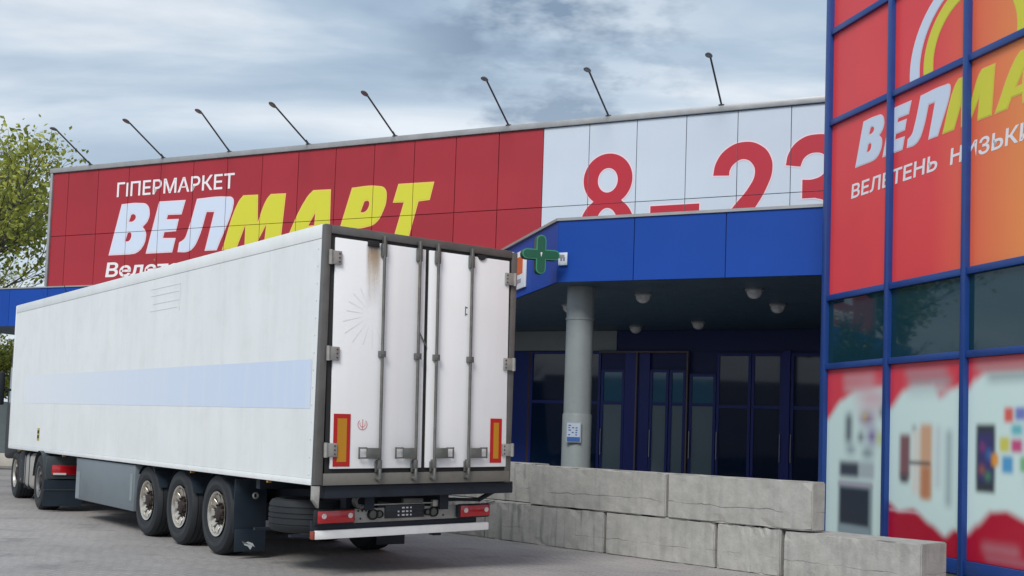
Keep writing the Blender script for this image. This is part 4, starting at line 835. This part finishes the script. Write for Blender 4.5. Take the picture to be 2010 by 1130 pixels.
def wheel(parent, x, y, z, side, name='wheel', r=1.0, disc_in=.02, lab=None, mtr=ALU):
    """side -1: outer face towards -x"""
    e = bpy.data.objects.new(name, None); COL.objects.link(e); e.parent = parent; e.location = (x, y, z)
    if side > 0: e.rotation_euler = (0, 0, math.pi)
    t = MB(); t.lathe([(a, b_ * r) for a, b_ in TY], (0, 0, 0), 'x', 64); t = t.build('tyre', RUB, e)
    MB().lathe([(-.1905, .395 * r), (-.1875, .345 * r), (-.1925, .37 * r), (-.1905, .395 * r)], (0, 0, 0), 'x', 64).build('sidewall_band', DUST, t)
    MB().lathe([(-.165, .272), (-.178, .285), (-.172, .262), (-.13, .25), (-.05, .24), (.15, .25), (.15, .275)], (0, 0, 0), 'x', 48).build('rim_barrel', mtr, e)
    # disc with oval hand holes: hub plate + spokes
    m = MB(); m.lathe([(-.10, .001), (-.10, .13), (-.115, .165), (-.09, .17), (-.06, .001)], (0, 0, 0), 'x', 40)
    n = 10
    for k in range(n):
        a_ = 2 * math.pi * k / n; ca, sa = math.cos(a_), math.sin(a_)
        def pr(rad, tang, xx): return (xx, rad * ca - tang * sa, rad * sa + tang * ca)
        vs = [pr(.150, -.040, -.118), pr(.150, .040, -.118), pr(.248, .048, -.145), pr(.248, -.048, -.145), pr(.150, -.040, -.09), pr(.150, .040, -.09), pr(.248, .048, -.115), pr(.248, -.048, -.115)]
        m.add(vs, [(0, 3, 2, 1), (4, 5, 6, 7), (0, 1, 5, 4), (1, 2, 6, 5), (2, 3, 7, 6), (3, 0, 4, 7)])
    m.build('rim_disc', mtr, e, bevel=.004, segs=1)
    m = MB(); m.lathe([(-.17, .001), (-.17, .06), (-.16, .085), (-.13, .095), (-.10, .10)], (0, 0, 0), 'x', 28)
    for k in range(10):
        a_ = 2 * math.pi * (k + .5) / 10; m.cyl((-.15, .125 * math.cos(a_), .125 * math.sin(a_)), (-.10, .125 * math.cos(a_), .125 * math.sin(a_)), .016, n=6)
    m.build('hub', HUB, e)
    if lab: plabel(e, lab)
    return e
for i, l_ in enumerate((2.86, 4.165, 5.475)):
    for s_, x in ((-1, .265), (1, 2.335)):
        wheel(tr, x, l_, .515, s_, r=1.05)
    MB().lathe([(-.8, .07), (.8, .07)], (1.3, l_, .49), 'x', 12).build('axle', BLK, tr)
    MB().box(.5, .62, l_ - .5, l_ + .1, Z(.55), Z(.75)).build('suspension_arm', BLK, tr)
m = MB()
m.box(.07, .50, 2.26, 2.275, Z(.40), Z(1.06)); m.build('mud_flap', PLAS, tr, bevel=.004)
m = MB(); m.box(.09, .50, 2.245, 2.257, Z(.17), Z(.45)); mf = m.build('mud_flap', PLAS, tr, bevel=.004)
m = MB(); m.prism([(.20, Z(.27)), (.27, Z(.29)), (.33, Z(.27)), (.36, Z(.22)), (.33, Z(.24)), (.30, Z(.19)), (.27, Z(.23)), (.22, Z(.25)), (.19, Z(.30))], 2.241, 2.2445, 'y'); m.build('flap_print', mat('flap_white', (.45, .48, .5), .6), mf)
MB().box(2.10, 2.53, 2.26, 2.275, Z(.20), Z(1.06)).build('mud_flap', PLAS, tr)
for l_ in (2.86, 4.165, 5.475):   # arched guards over the wheels
    for x0, x1 in ((.09, .47), (2.13, 2.51)):
        m = MB(); n = 10; pts = []
        for k in range(n + 1):
            a_ = R(25 + 130 * k / n); pts.append((l_ + .56 * math.cos(a_), .49 + .56 * math.sin(a_)))
        inn = [(l_ + (p_[0] - l_) * .975, .49 + (p_[1] - .49) * .975) for p_ in reversed(pts)]
        vs = [(x0, *p_) for p_ in pts] + [(x1, *p_) for p_ in pts]; q_ = n + 1
        m.add(vs, [(k, k + 1, q_ + k + 1, q_ + k) for k in range(n)]); m.build('wheel_arch', PLAS, tr)
m = MB(); m.lathe([(0, .03), (.02, .045), (.03, .02)], (.33, 2.2, Z(.86)), 'y', 14); m.build('reflector', GALV, tr)
# pallet box
pb = MB().box(.035, .62, 5.87, 8.83, Z(.40), Z(1.08)).build('pallet_box', BOXG, tr, bevel=.012)
MB().box(.028, .034, 5.95, 6.05, Z(.55), Z(.95)).build('box_edge', mat('box_edge', (.2, .23, .25), .4), pb)
MB().box(.03, .0345, 8.60, 8.80, Z(.42), Z(.86)).build('box_flap', mat('box_edge', (.2, .23, .25), .4), pb)
MB().box(2.0, 2.56, 5.87, 8.83, Z(.40), Z(1.08)).build('pallet_box', BOXG, tr, bevel=.012)
for x in (.7, 1.8): 
    lg = MB().box(x, x + .12, 9.3, 9.42, Z(.30), Z(1.1)).build('landing_leg', BLK, tr); MB().box(x - .05, x + .17, 9.25, 9.47, Z(.27), Z(.30)).build('foot', BLK, lg)
MB().box(.1, 2.5, 13.41, 13.75, Z(2.1), Z(3.7)).build('cooling_unit', WT, tr, bevel=.05)
m = MB()
for l_ in (1.2, 3.6, 9.6, 12.6): m.cyl((.008, l_, Z(1.09)), (.06, l_, Z(1.09)), .018, n=8)
m.build('side_marker', mat('marker_amber', (.4, .2, .03), .3), tr)

# ================================================================== TRACTOR UNIT
TRX = T0 + TF * 10.85 + TR * (-.06)
tk = empty('lorry_tractor', 'dark lorry tractor unit mostly hidden in front of the white trailer', 'lorry', (TRX.x, TRX.y, G0), ta - R(5))
CAB = mat('cab_dark', (.010, .013, .018), .6)
for x, s_ in ((.20, -1), (2.25, 1)): wheel(tk, x, 0, .50, s_, r=1.03, mtr=mat('rim_grey', (.16, .16, .16), .5, .4))
for x, s_ in ((.28, -1), (2.20, 1)): wheel(tk, x, 3.3, .50, s_, r=1.03)
for y in (0, 3.3): MB().lathe([(-.8, .07), (.8, .07)], (1.25, y, .5), 'x', 12).build('axle', BLK, tk)
for x in (.85, 1.5): MB().box(x, x + .1, -1.0, 4.6, .70, .95).build('chassis_rail', BLK, tk)
MB().lathe([(-.06, .001), (-.06, .5), (0, .5), (0, .001)], (1.22, .2, 1.01), 'z', 24).build('fifth_wheel', BLK, tk)
FEN = mat('fender_grey', (.035, .045, .052), .5, var=.15)
for x0, x1 in ((.0, .66), (1.84, 2.5)):
    m = MB(); n = 12; pts = []
    for k in range(n + 1):
        a_ = R(150 + 60 + -150 * 0 - (k * 170 / n)) if False else R(172 - k * 150 / n); pts.append((.58 * math.cos(a_) * -1, .5 + .56 * math.sin(a_)))
    vs = [(x0, *p_) for p_ in pts] + [(x1, *p_) for p_ in pts]; q_ = n + 1
    m.add(vs, [(k, k + 1, q_ + k + 1, q_ + k) for k in range(n)]); m.build('fender', FEN, tk)
    MB().box(x0 + .02, x1, -.64, -.60, .58, .98).build('lamp_panel', FEN, tk, bevel=.015)
    tl = MB().box(x0 + .12, x1 - .05, -.665, -.641, .66, .83).build('tail_lamp', TLR, tk, bevel=.015)
    MB().box(x0 + .14, x0 + .36, -.672, -.6655, .655, .69).build('reversing_lens', mat('lamp_clear2', (.6, .6, .6), .3), tl)
    MB().box(x0 + .0, x1, -.62, -.605, .10, .56).build('mud_flap', PLAS, tk)
    MB().box(x0 + .0, x1, -.632, -.621, .38, .40).build('flap_strip', FEN, tk)
ft = MB().box(.06, .65, 1.05, 2.0, .30, .98).build('fuel_tank', mat('tank_metal', (.42, .40, .37), .4, .5), tk, bevel=.1, segs=4)
for y in (1.3, 1.75): MB().box(.052, .66, y, y + .04, .29, .99).build('strap', BLK, ft)
m = MB(); m.box(.08, .6, 2.1, 2.7, .35, 1.0); m.build('battery_box', CAB, tk, bevel=.03)
m = MB(); m.lathe([(0, .03), (.02, .03), (.02, .001)], (.07, 2.4, .42), 'x', 10); m.lathe([(0, .03), (.02, .03), (.02, .001)], (.07, 2.4, .78), 'x', 10); m.build('bolt_cap', HNG, tk)
cab = MB().prism([(2.85, .95), (4.65, .75), (4.72, 1.3), (4.62, 2.2), (4.25, 3.3), (3.9, 3.62), (2.85, 3.65)], .06, 2.44, 'x').build('cab', CAB, tk, bevel=.08, segs=3)
MB().prism([(2.55, .95), (2.845, .95), (2.845, 3.0), (2.75, 3.0)], .05, .09, 'x').build('side_fairing', CAB, tk)
MB().prism([(2.55, .95), (2.845, .95), (2.845, 3.0), (2.75, 3.0)], 2.41, 2.45, 'x').build('side_fairing', CAB, tk)
MB().box(.052, .058, 3.5, 4.3, 1.9, 2.7).build('side_window', GLASS, cab)
MB().box(.25, 2.25, 4.60, 4.75, .3, .9).build('bumper', CAB, tk, bevel=.05)
MB().box(-.2, -.05, 4.3, 4.42, 1.9, 2.6).build('mirror', CAB, tk, bevel=.03)
MB().box(-.06, .06, 4.33, 4.37, 2.2, 2.25).build('mirror_arm', CAB, tk)

# ================================================================== LEFT BACKGROUND
p = v2(-19.5, 40)
o = MB().box(-7, 4.2, 0, .25, 0, 2.15).build('yard_wall', mat('yard_wall_grey', (.13, .16, .17), .7, var=.15), None); o.location = (-19.5, 42, .1); o.rotation_euler = (0, 0, R(6)); tag(o, 'low grey yard wall far behind the lorry cab at the left edge', 'wall')
o = MB().box(-7, 5.5, 0, .4, 0, .42).build('pale_kerb_wall', mat('pale_kerb', (.5, .47, .42), .8, var=.1), None, bevel=.02); o.location = (-19.2, 38.5, .1); o.rotation_euler = (0, 0, R(6)); tag(o, 'low pale kerb wall at the foot of the grey yard wall', 'kerb')

# trees
BARK = mat('bark', (.05, .042, .035), .9, var=.3, vscale=6)
def leafmat(name, c):
    m = bpy.data.materials.new(name); m.use_nodes = True; n = m.node_tree.nodes; l = m.node_tree.links; p = n['Principled BSDF']; p.inputs['Roughness'].default_value = .55
    g_ = n.new('ShaderNodeNewGeometry'); mr = n.new('ShaderNodeValToRGB'); l.new(g_.outputs['Random Per Island'], mr.inputs[0]); e = mr.color_ramp.elements
    e[0].color = (c[0] * .55, c[1] * .6, c[2] * .6, 1); e[1].color = (c[0] * 1.5, c[1] * 1.35, c[2] * 1.2, 1); l.new(mr.outputs[0], p.inputs['Base Color'])
    tr_ = n.new('ShaderNodeBsdfTranslucent'); l.new(mr.outputs[0], tr_.inputs[0]); mx = n.new('ShaderNodeMixShader'); mx.inputs[0].default_value = .35; l.new(p.outputs[0], mx.inputs[1]); l.new(tr_.outputs[0], mx.inputs[2]); l.new(mx.outputs[0], n['Material Output'].inputs[0]); return m
LEAF = leafmat('young_leaves', (.30, .34, .06))
def tree(x, y, H, spread, seed, label, nleaf, leafp=.6, sc_h=10., size=.13, thick=1.):
    rnd = random.Random(seed); t = empty('tree', label, 'tree', (x, y, 0), 0, 'trees beyond the left end of the store')
    tb = MB(); bb = MB(); tips = []
    def grow(p, d, L, r, lvl):
        n = 4; q = p; dd = d
        mb = tb if lvl == 0 else bb
        for i in range(n):
            dd = (dd + Vector((rnd.uniform(-.16, .16), rnd.uniform(-.16, .16), rnd.uniform(-.02, .12)))).normalized(); q2 = q + dd * (L / n); ra = r * (1 - .13 * i); rb_ = r * (1 - .13 * (i + 1))
            mb.cyl(q, q2, ra, rb_, n=8 if lvl < 2 else (5 if lvl < 3 else 4), cap=False); q = q2
            if lvl >= 2: tips.append((q.copy(), lvl))
            if lvl < 4 and i >= (2 if lvl == 0 else 1):
                for _ in range(2 if lvl < 3 else 2):
                    a_ = rnd.uniform(0, 2 * math.pi); tilt = rnd.uniform(.5, 1.05)
                    s_ = Vector((math.cos(a_), math.sin(a_), 0)); nd = (dd * math.cos(tilt) + s_ * math.sin(tilt) * spread).normalized()
                    grow(q, nd, L * rnd.uniform(.5, .72) if lvl else L * rnd.uniform(.55, .8), rb_ * .6, lvl + 1)
        if lvl < 4: grow(q, (dd + Vector((rnd.uniform(-.3, .3), rnd.uniform(-.3, .3), .1))).normalized(), L * .62, r * .55, lvl + 1)
    grow(Vector((0, 0, -.05)), Vector((0, 0, 1)), H * .40, H * .022 * thick, 0)
    zmax = max(q.z for q, _ in tips)
    tb.build('trunk', BARK, t); bb.build('branches', BARK, t)
    lm = MB(); k = 0; rich = {}
    while k < nleaf:
        q, lv = rnd.choice(tips); key = (round(q.x / 1.1), round(q.y / 1.1), round(q.z / 1.1))
        if key not in rich: rich[key] = rnd.random()
        if rich[key] > leafp and rnd.random() > .12: k += .2; continue
        c = q + Vector((rnd.gauss(0, .15), rnd.gauss(0, .15), rnd.gauss(0, .15))); a = Vector((rnd.gauss(0, 1), rnd.gauss(0, 1), rnd.gauss(0, 1))).normalized(); b = a.orthogonal().normalized(); s = size * rnd.uniform(.6, 1.3); n_ = a.cross(b)
        lm.add([c - a * s * .5, c + b * s * .28 + n_ * s * .06, c + a * s * .5, c - b * s * .28 + n_ * s * .06], [(0, 1, 2, 3)]); k += 1
    # note: built without bevel/sharp processing
    me = bpy.data.meshes.new('crown'); me.from_pydata(lm.v, [], lm.f); me.materials.append(LEAF); o = bpy.data.objects.new('crown' if nleaf > 600 else 'buds', me); COL.objects.link(o); o.parent = t
    t.scale = (sc_h / zmax,) * 3; return t, zmax
tree(-18.35, 37.6, 8.8, .85, 3, 'young-leaved tree rising beside the left end of the red wall', 11500, .55, sc_h=12.4, size=.13)
tree(-23.0, 52, 9, 1.0, 11, 'farther tree seen under the blue slab at the left edge', 7000, .9, sc_h=10)
tree(-19.9, 46.5, 9, 1.2, 31, 'low dense tree behind the grey yard wall at the left edge', 6000, 1., sc_h=5.2, size=.24)
tree(-6.6, 28.3, 6, .8, 21, 'small bare tree behind the trailer, seen only mirrored in the dark tower glass', 400, sc_h=5.5, thick=2)
tree(-10.2, 30.8, 6, .8, 22, 'second bare tree behind the trailer, mirrored in the dark glass beside the first', 400, sc_h=5.9, thick=2)
